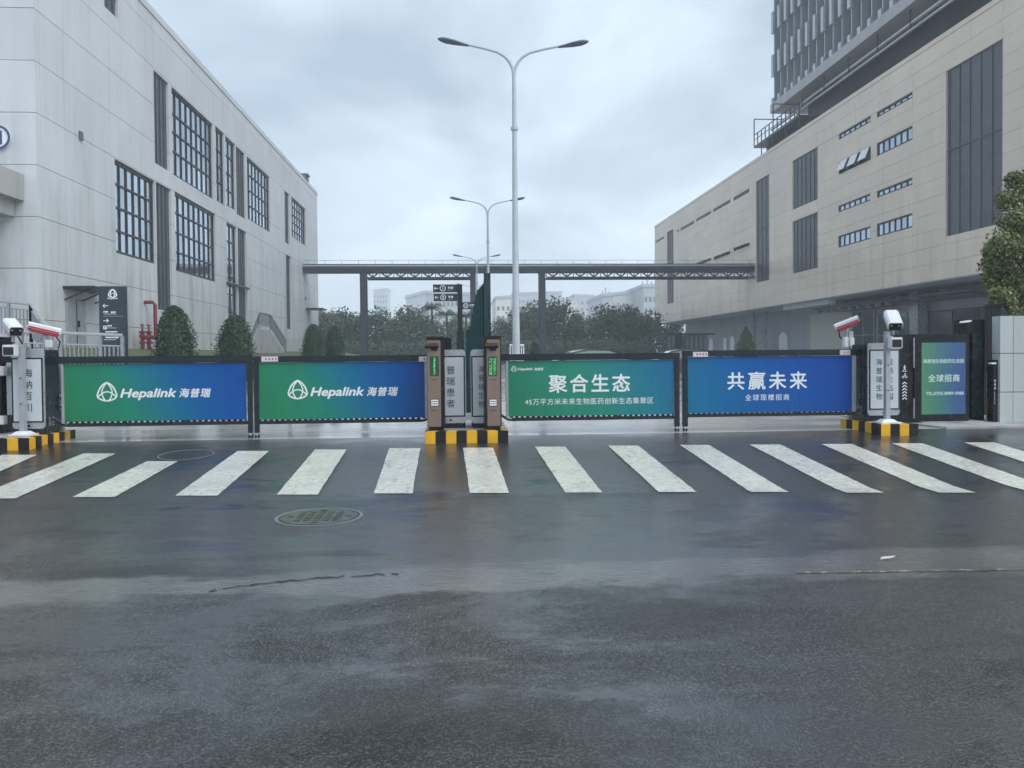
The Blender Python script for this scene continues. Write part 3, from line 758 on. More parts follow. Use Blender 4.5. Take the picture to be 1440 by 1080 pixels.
# recessed ground floor
XU = 33.0; PU = PX(XU, -1)
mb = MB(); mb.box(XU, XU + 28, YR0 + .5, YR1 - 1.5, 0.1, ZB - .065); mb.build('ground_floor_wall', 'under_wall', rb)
OU = lambda *a: opening(on_x, XU, *a)
a = OU(1141, 1199, 443, 489)
mb = MB(); mb.pbox(PU, a[0], a[1], .3, a[3], .01, .10); cp = mb.build('roller_door', 'cream_panel', rb)
m2 = MB(); n = 14
for i in range(1, n): zq = .3 + (a[3] - .3) * i / n; m2.pbox(PU, a[0] + .002, a[1] - .002, zq - .02, zq + .02, .10, .125)
tag(m2.build('door_rib', 'cream_panel', cp), kind='stuff')
for (x0, x1, yt) in ((998.5, 1003.5, 476.5), (1018.5, 1022.5, 474.7), (1028, 1033.5, 472.8), (1097, 1108.5, 467.7)):
    a = OU(x0, x1, yt, 495); r_ = (a[1] - a[0]) / 2; cu = (a[0] + a[1]) / 2
    pts = [(a[0], .3), (a[1], .3)] + [(cu + r_ * math.cos(t), a[3] - r_ * .6 + r_ * .6 * math.sin(t)) for t in [math.pi * i / 8 for i in range(9)]]
    mb = MB(); mb.prism(pts, PU, .01, .12); mb.build('arched_door', 'print_white', rb)
# glazed entrance under the block
for (x0, x1, c) in ((1200, 1232, 2), (1236, 1262, 1), (1264, 1305, 3)):
    a = OU(x0, x1, 436, 480); window(rb, PU, (a[0], a[1], .35, a[3] - .1), c, [0, .55, 1], .06, .10, 'entrance_glass', 'rail_grey')
a = OU(1308, 1420, 436, 480); window(rb, PU, (a[0], a[1], .35, a[3] - .1), 3, [0, .72, 1], .06, .10, 'dark_glass', 'frame_black')
a = OU(1266, 1320, 404, 424); window(rb, PU, a, 5, 1, .06, .10, 'entrance_glass', 'frame_black')
a = OU(1296, 1308, 400, 480); mb = MB(); mb.box(XU - .9, XU - .2, a[0], a[1], .28, ZB - .07); mb.build('column', 'rail_grey', rb)
# entrance canopy with rafters and hangers
XC = 30.6
a0, a1 = on_x(1246, 425, XC), on_x(1148, 438, XC)
zc_ = a0.z
mb = MB(); mb.box(XC + .35, XU - .02, a0.y - 9, a1.y, zc_ - .12, zc_ + .04); cy_ = mb.build('canopy', 'frame_black', rb)
n = 9
for i in range(n):
    y = a0.y + (a1.y - a0.y) * i / (n - 1)
    m2 = MB(); m2.box(XC, XC + .35, y - .07, y + .07, zc_ - .22, zc_ + .02); m2.build('rafter_end', 'rail_grey', cy_)
m2 = MB(); m2.box(XC - .1, XC, a0.y - 9, a1.y + .3, zc_ + .045, zc_ + .22); m2.build('gutter', 'bridge_steel', cy_)
for i in range(7):
    y = a0.y - 6 + (a1.y - a0.y + 5) * i / 6
    m2 = MB(); m2.tube([(XC + .3, y, zc_ + .2), (XC + 1.6, y + 1.2, ZB - .08)], .045, 6); m2.build('hanger_rod', 'silver', cy_)
a, b = on_x(1106, 433.5, 30.0), on_x(1170, 419.5, 30.0)
mb = MB(); mb.box(29.7, 30.3, b.y, a.y, a.z - .16, a.z + .26); mb.build('white_beam', 'white_plastic', rb)
# lattice bracing by the ground floor
XB = 31.0; a, b = on_x(1061, 460, XB), on_x(1077, 460, XB)
lt = thing('lattice_tower', (XB, (a.y + b.y) / 2, ZG), 'grey steel lattice column under the overhang of the beige block', 'steel column')
for y in (a.y, b.y):
    mb = MB(); mb.box(XB - .1, XB + .1, y - .12, y + .12, ZG, ZB - .1); mb.build('post', 'rail_grey', lt)
zs = [ZG + .4 + i * 1.3 for i in range(5)]
for i in range(4):
    y0, y1 = (a.y, b.y) if i % 2 else (b.y, a.y)
    mb = MB(); mb.tube([(XB, y0, zs[i]), (XB, y1, min(zs[i + 1], ZB - .2))], .06, 6); mb.build('brace', 'rail_grey', lt)
# ---- tower above the beige block
XT = 30.4
p = on_x(1083, 148, XT); q = on_x(1083, 160, XT)
YT1 = p.y; ZT0, ZT1 = q.z, p.z
tw = thing('office_tower', (XT + 12, YT1 - 20, ZT), 'grey office tower with staggered vertical fins above the beige block', 'building')
PT = PX(XT, -1)
mb = MB(); mb.box(XT + 2.2, XT + 30, 22, YT1 - 3.5, ZT, ZT0 - .01); mb.build('recessed_storey', 'frame_black', tw)
mb = MB(); mb.box(XT, XT + 34, 18, YT1, ZT0, ZT1); mb.build('slab_edge', 'concrete_wall', tw)
YF = on_x(1089, 100, XT + .5).y
mb = MB(); mb.box(XT + 1.15, XT + 32, 19, YF, ZT1, ZT1 + 34); mb.build('wall', 'louver_grey', tw)
sp_ = 1.5; nf = int((YF - 30) / sp_)
base = None
for i in range(nf):
    y = YF - .08 - i * sp_
    if base is None:
        m2 = MB(); m2.box(XT + .45, XT + 1.14, y - .06, y + .06, ZT1, ZT1 + 33.9); base = m2.build('fin', 'galvanised', tw); fb = base
    else: fb = dup(base, (0, -i * sp_, 0), tw)
hts = [(0.0, .7)] + [(2.8 + 4.2 * k, 4.9 + 4.2 * k) for k in range(6)]
for (a_, b_) in hts:
    fb0 = None
    for i in range(nf):
        if fb0 is None:
            m2 = MB(); y = YF - .08; m2.box(XT + .22, XT + .449, y - .22, y + .22, ZT1 + .01 + a_, ZT1 + b_); fb0 = m2.build('fin_box', 'lamp_paint', tw)
        else: dup(fb0, (0, -i * sp_, 0), tw)
# service pipes slung under the tower
for (py_, dx, r_) in ((93, .55, .13), (101, .35, .10)):
    mb = MB(); zq = on_x(1200, py_, XT + dx).z
    mb.tube([(XT + dx, 24, zq), (XT + dx, YT1 - 6, zq), (XT + dx, YT1 - 5, zq - .35), (XT + dx, YT1 + 1.0, zq - .35)], r_, 8); pp = mb.build('service_pipe', 'galvanised', tw)
mb = MB()
for i in range(11):
    y = 26 + i * 4.2
    if y < YT1 - 2:
        m2 = MB(); m2.box(XT + .40, XT + .48, y - .05, y + .05, on_x(1200, 101, XT + .4).z, ZT0 - .002); m2.build('pipe_hanger', 'frame_black', tw)
# railing and service platform on the roof
XP = XR + .8
rp_ = thing('roof_platform', (XP, on_x(1090, 200, XP).y, ZT), 'small railed steel service platform on the roof edge below the tower', 'platform')
y0, y1 = on_x(1128, 170, XP).y, on_x(1064, 210, XP).y
zt_ = on_x(1066, 203, XP).z
mb = MB(); mb.box(XP - .3, XP + 1.6, y0, y1, zt_ - .28, zt_ - .12); mb.build('deck', 'louver_slate', rp_)
mb = MB(); mb.tube([(XP - .25, y0, zt_ + 1.0), (XP - .25, y1, zt_ + 1.0)], .05, 6); mb.tube([(XP - .25, y0, zt_ + .5), (XP - .25, y1, zt_ + .5)], .035, 6); mb.build('handrail', 'bridge_steel', rp_)
for i in range(12):
    y = y0 + (y1 - y0) * i / 11
    mb = MB(); mb.box(XP - .29, XP - .21, y - .04, y + .04, ZT if i % 3 == 0 else zt_ - .12, zt_ + (2.6 if i in (11, 6) else 1.0)); mb.build('post', 'bridge_steel', rp_)
for i in (11, 6):
    y = y0 + (y1 - y0) * i / 11
    mb = MB(); mb.tube([(XP - .25, y, zt_ + 2.6), (XP + 3.0, y, zt_ + 2.6)], .05, 6); mb.build('davit_bar', 'bridge_steel', rp_)
mb = MB(); mb.box(XP + 1.0, XP + 1.1, y0, y1, ZT, zt_ - .28); mb.build('support', 'louver_slate', rp_)

# ---- steel pipe bridge across the yard
YB = 75.0
zt_ = on_y(600, 372.5, YB).z; zm = on_y(600, 383.5, YB).z; zl = on_y(600, 393, YB).z; zr = on_y(600, 367.5, YB).z
br = thing('pipe_bridge', (6.9, YB, ZG), 'dark steel truss pipe bridge linking the two factory buildings', 'bridge')
mb = MB(); mb.box(XL + .02, XR - .02, YB - .9, YB + .9, zm, zm + .18); mb.box(XL + .02, XR - .02, YB - .86, YB + .86, zt_ - .2, zt_)
mb.box(XL + .03, XR - .03, YB - .7, YB + .7, zm + .18, zt_ - .2); mb.build('girder', 'bridge_steel', br)
for k, (dz_, r_) in enumerate(((.30, .13), (.56, .10))):
    mb = MB(); mb.tube([(XL + .03, YB - .86 , zm + dz_), (XR - .03, YB - .86, zm + dz_)], r_, 8); mb.build('pipe', 'galvanised' if k else 'bridge_steel', br)
mb = MB(); mb.tube([(XL + .03, YB - .8, zr), (XR - .03, YB - .8, zr)], .022, 5); mb.build('handrail', 'galvanised', br)
n = 28; fp = None
for i in range(n):
    x = XL + .5 + (XR - XL - 1) * i / (n - 1)
    if fp is None: mb = MB(); mb.box(x - .02, x + .02, YB - .82, YB - .78, zt_, zr); fp = mb.build('rail_post', 'galvanised', br); fx = x
    else: dup(fp, (x - fx, 0, 0), br)
for px in (511.5, 665, 762):
    p = on_y(px, 400, YB)
    mb = MB()
    for s in (-1, 1): mb.box(p.x - .27, p.x + .27, YB + s * .7 - .12, YB + s * .7 + .12, ZG - .05, zm)
    for zq in (2.0, 4.6, 7.2): mb.box(p.x - .1, p.x + .1, YB - .58, YB + .58, zq, zq + .15)
    mb.build('column', 'bridge_steel', br)
for (xa, xb) in ((516, 661), (767, 1057)):
    a, b = on_y(xa, 390, YB).x, min(on_y(xb, 390, YB).x, XR - .05)
    for s in (-1, 1):
        mb = MB(); mb.box(a, b, YB + s * .8 - .09, YB + s * .8 + .09, zl, zl + .16); mb.build('lower_chord', 'bridge_steel', br)
    step = .66; n = int((b - a) / step)
    protos = {}
    for i in range(n):
        x = a + (b - a) * i / n; xe = a + (b - a) * (i + 1) / n
        up = i % 2
        if up not in protos:
            mb = MB(); z0_, z1_ = (zl + .16, zm) if up else (zm, zl + .16)
            mb.tube([(x, YB - .8, z0_), (xe, YB - .8, z1_)], .075, 5); mb.box(x - .035, x + .035, YB - .84, YB - .76, zl + .16, zm)
            protos[up] = (mb.build('truss_brace', 'bridge_steel', br), x)
        else: dup(protos[up][0], (x - protos[up][1], 0, 0), br)

# ================================================================== FAR BUILDINGS AND TREES
def far_building(x0, x1, y0, y1, Y, depth, label, mat, rows=0, cols=0, cat='building', roof=None):
    a, b = on_y(x0, y0, Y), on_y(x1, y1, Y)
    t = thing('distant_building', ((a.x + b.x) / 2, Y, ZG), label, cat)
    mb = MB(); mb.prism([(a.x, ZG - .2), (b.x, ZG - .2), (b.x, b.z), (a.x, a.z)], PY(Y), -depth, 0); mb.build('wall', mat, t)
    mb = MB(); mb.prism([(a.x - .4, a.z), (b.x + .4, b.z), (b.x + .4, b.z + 1), (a.x - .4, a.z + 1)], PY(Y), -depth, .4); mb.build('roof', 'far_grey', t)
    for r_ in range(rows):
        z = a.z - 3 - r_ * 3.6
        if z < 4: break
        m2 = MB()
        for c in range(cols):
            x = a.x + (b.x - a.x) * (c + .3) / cols; xe = a.x + (b.x - a.x) * (c + .72) / cols
            m2.box(x, xe, Y - .12, Y - .02, z - 1.6, z)
        tag(m2.build('window_row', 'louver_slate', t), kind='stuff')
    if roof:
        for k in range(roof):
            m2 = MB(); x = a.x + (b.x - a.x) * (k + .5) / roof; m2.tube([(x, Y + 4, b.z), (x, Y + 4, b.z + 2 + k % 2 * 1.2)], .22, 8); m2.build('vent_stack', 'far_grey', t)
    return t
far_building(525, 545, 409, 407, 520, 20, 'faint tall grey tower far off in the mist, seen beside the left bridge column', 'far_grey', 14, 5)
far_building(571, 598, 420, 412, 270, 60, 'broad misty grey block with a sloping left end behind the sign post', 'far_grey', 4, 3)
far_building(598, 668, 412.5, 415, 275, 40, 'long misty grey block directly behind the arrow signs', 'far_grey', 4, 12)
far_building(697, 718, 420, 419, 300, 40, 'misty pale block close to the right of the tall lamp pole', 'far_white', 3, 3)
far_building(722, 790, 414, 412, 400, 40, 'faint wide block in the mist behind the middle bridge column', 'far_grey', 3, 12)
far_building(778, 812, 423, 423, 330, 30, 'low pale block with small windows between two misty blocks', 'far_white', 2, 8)
far_building(808, 836, 416, 417, 410, 40, 'faint square grey block in the gap right of the middle bridge column', 'far_grey', 6, 4)
far_building(848, 862, 417, 416.5, 250, 30, 'narrow grey block with roof stacks at the left end of the white works', 'far_grey', 0, 0, roof=3)
far_building(859, 907, 416, 411, 255, 40, 'white works building with a row of small dark windows', 'far_white', 2, 16)
far_building(905, 930, 404, 403, 240, 40, 'grey block with roof stacks just left of the beige building corner', 'far_grey', 2, 4, roof=4)
# arched shed
YA = 118.0; c = on_y(428, 432, YA); e_ = on_y(472, 470, YA)
sh = thing('arched_shed', (c.x, YA, ZG), 'dark arched shed roof with a pale rim beyond the grey hall', 'shed')
rx, rz = e_.x - c.x, c.z - on_y(428, 475, YA).z; zb_ = c.z - rz
arc = [(c.x + rx * math.cos(t), zb_ + rz * math.sin(t)) for t in [math.pi * i / 24 for i in range(25)]]
mb = MB(); mb.prism(arc + [(c.x - rx, ZG), (c.x + rx, ZG)], PY(YA), -30, 0); mb.build('wall', 'under_wall', sh)
mb = MB(); mb.strip(arc, .5, PY(YA), 0.0, .6); mb.build('roof_rim', 'galvanised', sh)

def leaf_mesh(name, n, sampler, size, mat, extra=None, droop=0.0):
    vs, fs = [], []
    if extra:
        vs += extra[0]; fs += extra[1]
    for _ in range(n):
        p, nrm = sampler()
        a = Vector((random.gauss(0, 1), random.gauss(0, 1), random.gauss(0, 1) - droop)).normalized()
        b = a.cross(nrm + Vector((random.uniform(-.6, .6), random.uniform(-.6, .6), random.uniform(-.6, .6))))
        if b.length < 1e-3: continue
        b.normalize(); s_ = size * random.uniform(.6, 1.35)
        k = len(vs)
        vs += [p - a * s_ * .5, p + b * s_ * .28, p + a * s_ * .5, p - b * s_ * .28]; fs.append((k, k + 1, k + 2, k + 3))
    m = bpy.data.meshes.new(name); m.from_pydata(vs, [], fs); m.materials.append(MATS[mat]); return m
def crown_sampler(clumps):
    def s():
        c, r = random.choice(clumps)
        d = Vector((random.gauss(0, 1), random.gauss(0, 1), random.gauss(0, 1))).normalized()
        k = random.uniform(.45, 1.12) if random.random() < .8 else random.uniform(.9, 1.4)
        return c + Vector((d.x * r, d.y * r, d.z * r * .8)) * k, d
    return s
def make_tree(loc, H, Wd, nl, size, mat, label, group=None, trunk_r=.14, name='broadleaf_tree', seed=1, low=0.12):
    random.seed(seed)
    t = thing(name, loc, label, 'tree', group)
    tr = MB(); tr.tube([(0, 0, -.1), (.05, .02, H * .3), (-.04, .05, H * .6), (.02, 0, H * .85)], [trunk_r, trunk_r * .8, trunk_r * .5, trunk_r * .15], 7)
    clumps = []
    n = 15
    for i in range(n):
        z = H * (low + (.93 - low) * (i + .5) / n); k = math.sin(math.pi * min(1, max(.0, (z / H - low * .5) / 1.02)) ** .8)
        a = i * 2.4 + random.uniform(-.4, .4); rr = Wd * .5 * max(.15, k) * random.uniform(.35, .75)
        cpos = Vector((math.cos(a) * rr, math.sin(a) * rr, z)); cr = Wd * random.uniform(.17, .27)
        clumps.append((cpos, cr))
        tr.tube([(0, 0, z * .65), tuple(cpos * .6 + Vector((0, 0, z * .35))), tuple(cpos)], [trunk_r * .4, trunk_r * .22, trunk_r * .08], 5)
    tro = raw('trunk', tr.v, tr.f, 'bark', t, loc)
    m = leaf_mesh('crown', nl, crown_sampler(clumps), size, mat)
    c = bpy.data.objects.new('crown', m); COL.objects.link(c); c.parent = t
    random.seed(seed + 100)
    return t
G = 'trees in the row beyond the pipe bridge'
protos = [make_tree((0, 0, 0), 7.6, 6.4, 3600, .42, 'leaf_dark', 'x', G, seed=3),
          make_tree((0, 0, 0), 8.0, 5.8, 3400, .38, 'leaf_mid', 'x', G, seed=5),
          make_tree((0, 0, 0), 7.0, 7.0, 3800, .42, 'leaf_dark', 'x', G, seed=9)]
def make_palm(loc, H, label, seed):
    random.seed(seed)
    t = thing('palm_tree', loc, label, 'tree', G)
    tr = MB(); tr.tube([(0, 0, -.1), (.1, 0, H * .5), (0, .1, H * .92)], [.2, .14, .11], 8); raw('trunk', tr.v, tr.f, 'bark', t, loc)
    vs, fs = [], []
    for i in range(26):
        a = i * 2.4; el = random.uniform(-.1, 1.1); Ln = random.uniform(1.7, 2.5)
        for k in range(16):
            s = (k + 1) / 16; r_ = Ln * s * math.cos(el) ; z = H * .92 + Ln * (s * math.sin(el) - .75 * s * s)
            p = Vector((math.cos(a) * r_, math.sin(a) * r_, z)); side = Vector((-math.sin(a), math.cos(a), -.5)).normalized()
            for sg in (-1, 1):
                sd_ = Vector((side.x * sg, side.y * sg, -.45)); q = p + sd_ * (.55 * (1 - s * .5)); d = Vector((math.cos(a), math.sin(a), 0)) * .10
                b = len(vs); vs += [p - d * .5, p + d * .5, q + d]; fs.append((b, b + 1, b + 2))
    raw('crown', vs, fs, 'leaf_palm', t, loc)
    return t
tl = [  # photo x, photo y of the top, distance, proto, words
    (456, 437, 104, 1, 'light olive tree beside the arched shed, first in the far row'), (480, 436, 108, 0, 'dark bushy tree right of the arched shed'),
    (503, 452, 112, 2, 'low dark tree just left of the first bridge column'), (527, 436, 106, 0, 'tall dark tree just right of the first bridge column'),
    (552, 447, 104, 1, 'small tree between two tall dark trees under the bridge'), (577, 436, 106, 2, 'broad dark tree in front of the misty grey block'),
    (602, 446, 112, 0, 'dark tree under the left arrow signs'), (640, 448, 110, 1, 'pale tree behind the sign post'),
    (672, 446, 112, 1, 'tree mostly hidden behind the green slatted screen'), (703, 448, 108, 1, 'light tree just right of the green slatted screen'),
    (735, 436, 104, 0, 'dark tree just right of the tall lamp pole'), (756, 430, 112, 2, 'dark tree directly behind the middle bridge column'),
    (781, 423, 104, 0, 'tallest dark tree right of the middle bridge column'), (808, 440, 108, 1, 'grey green tree below the faint square block'),
    (832, 446, 112, 1, 'lighter low tree in a dip of the tree line'), (857, 433, 104, 2, 'wide dark tree before the white works'),
    (885, 433, 106, 0, 'dark tree right of centre before the white works'), (910, 443, 104, 2, 'last dark tree touching the beige building corner'),
    (950, 450, 117, 0, 'shaded tree under the corner of the beige overhang')]
used = set()
for k, (px, py, Y, pi_, lab) in enumerate(tl):
    p = on_y(px, py, Y); Hh = p.z - ZG; base = {0: 7.6, 1: 8.0, 2: 7.0}[pi_]
    loc = (p.x, Y, ZG)
    s_ = Hh / base * 1.0
    if pi_ not in used:
        o = protos[pi_]; o.location = loc; o.scale = (s_,) * 3; o['label'] = lab; used.add(pi_)
    else:
        dup_tree(protos[pi_], loc, lab, rz=k * 1.3, scale=(s_ * random.uniform(.95, 1.2), s_, s_))
for px, py, Y, lab in ((607, 424, 88, 'feathery pale palm left of the sign post'), (628, 434, 92, 'second feathery palm just under the lower arrow sign'), (655, 436, 90, 'palm half hidden behind the sign post')):
    p = on_y(px, py, Y); make_palm((p.x, Y, ZG), (p.z - ZG) / 1.02, lab, int(px))
random.seed(21)
# low clipped hedge and shrubs in front of the tree row
hb = MB()
hs = lambda: (Vector((random.uniform(-17, 24), random.uniform(96, 99), ZG + random.uniform(.1, 1) * (2.6 + .5 * math.sin(random.uniform(0, 6))))), Vector((0, -1, .4)))
m = leaf_mesh('hedge', 14000, hs, .42, 'leaf_dark'); o = bpy.data.objects.new('hedge', m); COL.objects.link(o)
tag(o, 'dark unclipped hedge mass under the far trees', kind='stuff')

# clipped topiary shrubs
def topiary(loc, H, Wd, label, seed, n=5200, mat='leaf_topiary', tiers=False, size=.075, group='clipped cone shrubs by the grey hall'):
    random.seed(seed)
    t = thing('clipped_shrub', loc, label, 'shrub', group)
    ph = random.uniform(0, 6)
    def rad(z, a):
        q = z / H
        if tiers:
            r_ = (1 - q) * .95 + .06; r_ *= .72 + .28 * (1 - (q * 4.0) % 1)
        else:
            r_ = max(.02, 1 - min(1, q) ** 4.5) ** .55 * (1.04 - .24 * q) * (.88 + .12 * min(1, q * 6))
        return Wd / 2 * r_ * (1 + .09 * math.sin(3 * a + ph + z * 3) + .07 * math.sin(7 * a - z * 7) + .04 * math.sin(11 * a + z * 13))
    def s():
        z = H * random.random() ** .9; a = random.uniform(0, 2 * math.pi); r_ = rad(z, a) * (random.uniform(.82, 1.06) if random.random() < .85 else random.uniform(1.0, 1.2))
        return Vector((math.cos(a) * r_, math.sin(a) * r_, z + .12)), Vector((math.cos(a), math.sin(a), .5)).normalized()
    vs, fs = [], []
    nz_, na = 14, 18
    for i in range(nz_ + 1):
        z = H * i / nz_
        for j in range(na):
            a = 2 * math.pi * j / na; r_ = rad(z, a) * (.84 if i < nz_ else .1); vs.append(Vector((math.cos(a) * r_, math.sin(a) * r_, z * .96 + .12)))
    for i in range(nz_):
        for j in range(na):
            j2 = (j + 1) % na; fs.append((i * na + j, i * na + j2, (i + 1) * na + j2, (i + 1) * na + j))
    m = leaf_mesh('crown', n, s, size, mat, (vs, fs)); c = bpy.data.objects.new('crown', m); COL.objects.link(c); c.parent = t
    tb = MB(); tb.tube([(0, 0, -.3), (0, 0, .4)], .07, 7); raw('trunk', tb.v, tb.f, 'bark', t, loc)
    return t
for (px, yt, wpx, Y, zb_, lab, sd_) in ((244.5, 430, 54, 24, .35, 'large dark clipped shrub beside the red fire hydrant pipe', 1), (330.5, 443, 49, 29, .5, 'clipped shrub left of the railed side steps, above the first gate', 2),
                                    (440.5, 456, 31, 44, .6, 'rounded clipped shrub at the far corner of the grey hall', 3), (470, 458, 26, 46, .6, 'narrow clipped shrub right next to another at the hall corner', 4)):
    p = on_y(px, yt, Y); topiary((p.x, Y, zb_), p.z - zb_ - .12, wpx / F_PX * Y * 1.08, lab, sd_)
p = on_y(1049, 462, 52); topiary((p.x, 52, ZG), p.z - ZG, 2.7, 'small tiered conifer by the wall under the beige overhang', 8, 5200, 'leaf_pine', True, .10, 'small garden conifers')
p = on_y(752, 483, 60); topiary((p.x, 60, ZG), p.z - ZG, 1.0, 'tiny round shrub at the foot of the middle bridge column', 9, 1500, 'leaf_topiary', False, .12, 'small round shrubs on the lawn')
p = on_y(795, 478, 62); topiary((p.x, 62, ZG), p.z - ZG, 1.4, 'small pale conifer right of the middle bridge column', 10, 1800, 'leaf_pine', True, .14, 'small garden conifers')
p = on_y(877, 481, 60); topiary((p.x, 60, ZG), p.z - ZG, .6, 'slim green cylinder shrub left of the glass shelter', 11, 1200, 'leaf_pine', False, .10, 'small round shrubs on the lawn')

# ================================================================== YARD FURNITURE
# twin arm street lamps
def street_lamp(X, Y, label):
    Z = on_y(723, 103.7, 21.0).z
    t = thing('street_lamp', (X, Y, ZG), label, 'street lamp', 'twin arm street lamps in the middle of the yard')
    mb = MB(); mb.tube([(X, Y, ZG), (X, Y, ZG + 4.0), (X, Y, Z)], [.115, .085, .05], 14); mb.build('pole', 'lamp_paint', t, smooth=True)
    mb = MB(); mb.tube([(X, Y, ZG), (X, Y, ZG + .25)], .16, 14); mb.build('base_plate', 'lamp_paint', t)
    zf_ = on_y(723, 181, 21.0).z
    mb = MB(); mb.tube([(X, Y, zf_ - .04), (X, Y, zf_ + .04)], .10, 12); mb.build('collar', 'lamp_paint', t)
    for s in (-1, 1):
        cv = [(0, -.05), (.04, .15), (.12, .32), (.25, .46), (.45, .575), (.85, .68), (1.30, .77)]
        mb = MB(); mb.tube([(X + s * a, Y, Z + b) for a, b in cv], [.045, .042, .04, .036, .034, .032, .03], 8); ar = mb.build('arm', 'lamp_paint', t, smooth=True)
        prof = [(1.22, .03, .03), (1.40, .06, .045), (1.60, .115, .065), (1.85, .12, .075), (1.99, .07, .05), (2.05, .02, .02)]
        vs, fs = [], []; nk = 10
        for (a, hw, hh) in prof:
            for k in range(nk):
                an = 2 * math.pi * k / nk
                vs.append((X + s * a, Y + hw * math.cos(an), Z + .74 + (a - 1.22) * .20 + hh * math.sin(an)))
        for i in range(len(prof) - 1):
            for k in range(nk):
                k2 = (k + 1) % nk; fs.append((i * nk + k, i * nk + k2, (i + 1) * nk + k2, (i + 1) * nk + k))
        fs.append(tuple(range(nk))); fs.append(tuple((len(prof) - 1) * nk + k for k in reversed(range(nk))))
        mb = MB(); mb.add(vs, fs); mb.build('lamp_head', 'lamp_head', ar, smooth=True)
    return t
for px, py, Y, lab in ((723.5, 200, 21, 'nearest and tallest twin arm street lamp, right of the pay stations'), (686, 330, 42, 'second twin arm street lamp, rising behind the green slatted screen'),
                       (670.5, 380, 66, 'third twin arm street lamp, rising just above the pipe bridge'), (666, 404, 93, 'farthest twin arm street lamp, seen under the bridge')):
    street_lamp(on_y(px, py, Y).x, Y, lab)
# sign post with arrows
YS = 19.5; a = on_y(643, 400, YS); b = on_y(650, 400, YS)
sg = thing('sign_post', ((a.x + b.x) / 2, YS, ZG), 'black sign post with three arrow boards pointing to numbered buildings', 'sign post')
PS = PY(YS)
mb = MB(); mb.box(a.x, b.x, YS - .06, YS + .06, ZG, a.z); mb.build('post', 'frame_black', sg, .006)
mb = MB(); c = on_y(646, 466, YS); mb.box(a.x - .03, b.x + .03, YS - .09, YS + .09, ZG, c.z); mb.build('base_sleeve', 'frame_black', sg, .006)
def arrow(parent, P, u, v, s, mat, d):   # arrow pointing to d = -1 / +1
    mb = MB(); mb.strip([(u - s / 2, v), (u + s / 2, v)], s * .13, P, .012, .014)
    mb.strip([(u + d * s * .12, v + s * .36), (u + d * s * .5, v), (u + d * s * .12, v - s * .36)], s * .13, P, .0125, .0145); mb.build('arrow', mat, parent)
for (x0, x1, y0, y1, num, d) in ((609, 643, 400, 411, '1', -1), (610, 643, 413, 423.5, '8', -1), (650, 679.5, 425, 435, '10', 1)):
    p0, p1 = on_y(x0, y1, YS), on_y(x1, y0, YS); h = p1.z - p0.z; W_ = p1.x - p0.x
    mb = MB(); mb.box(p0.x, p1.x, YS - .02, YS + .03, p0.z, p1.z); bd = mb.build('arrow_board', 'sign_slate', sg)
    PSS = PY(YS - .02); vm = (p0.z + p1.z) / 2
    ua, uc, ut = (p0.x + W_ * .13, p0.x + W_ * .40, p0.x + W_ * .72) if d < 0 else (p0.x + W_ * .86, p0.x + W_ * .17, p0.x + W_ * .46)
    arrow(bd, PY(YS - .01), ua, vm, h * .5, 'print_white', d)
    mb = MB(); mb.strip([(uc + h * .34 * math.cos(t), vm + h * .34 * math.sin(t)) for t in [2 * math.pi * i / 24 for i in range(24)]], h * .07, PSS, .001, .003, True); mb.build('circle', 'print_white', bd)
    text(num, 'numeral', 'print_white', bd, PSS, uc, vm - h * .18, h * .52)
    text('号楼', 'lettering', 'print_white', bd, PSS, ut, vm - h * .08, h * .36, .01)
    mb = MB(); mb.prism([(ut - h * .33, vm - h * .28), (ut + h * .2, vm - h * .28), (ut + h * .2, vm - h * .24), (ut - h * .33, vm - h * .24)], PSS, .001, .002); mb.build('underline', 'print_grey', bd)
# dark green slatted screen, slats of rising height
YN = 17.0
ns = thing('slatted_screen', (on_y(675, 480, YN).x, YN, ZG), 'dark green screen of upright slats stepping up to a tall post, behind the pay stations', 'screen')
tops = [(654.5, 482), (656, 476), (658, 468), (660, 459), (661.7, 450), (663.3, 440), (665, 430), (666.7, 422), (668.4, 414), (670.2, 408), (672, 406.5), (674, 403.5), (676, 402), (678, 399), (680, 395)]
for i, (px, py) in enumerate(tops):
    p = on_y(px, py, YN); xb = on_y(654.5 + i * 1.75, 480, YN).x
    yd = YN + (i % 2) * .05
    mb = MB(); mb.hexa([(xb, yd, ZG), (xb + .034, yd, ZG), (xb + .034, yd + .10, ZG), (xb, yd + .10, ZG), (p.x, yd, p.z), (p.x + .034, yd, p.z), (p.x + .034, yd + .10, p.z), (p.x, yd + .10, p.z)])
    mb.build('slat', 'green_screen_slat', ns)
a, b = on_y(680.3, 384, YN), on_y(690, 384, YN)
n = 5
for i in range(n):
    x = a.x + (b.x - a.x) * i / n
    mb = MB(); mb.box(x, x + (b.x - a.x) / n - .006, YN - .04, YN + .14, ZG, a.z); mb.build('slat', 'navy_cabinet' if i > 2 else 'green_screen_slat', ns)
mb = MB(); xx = on_y(656, 480, YN).x; mb.box(xx, b.x, YN + .16, YN + .20, ZG, 2.1); mb.build('back_rail', 'navy_cabinet', ns)
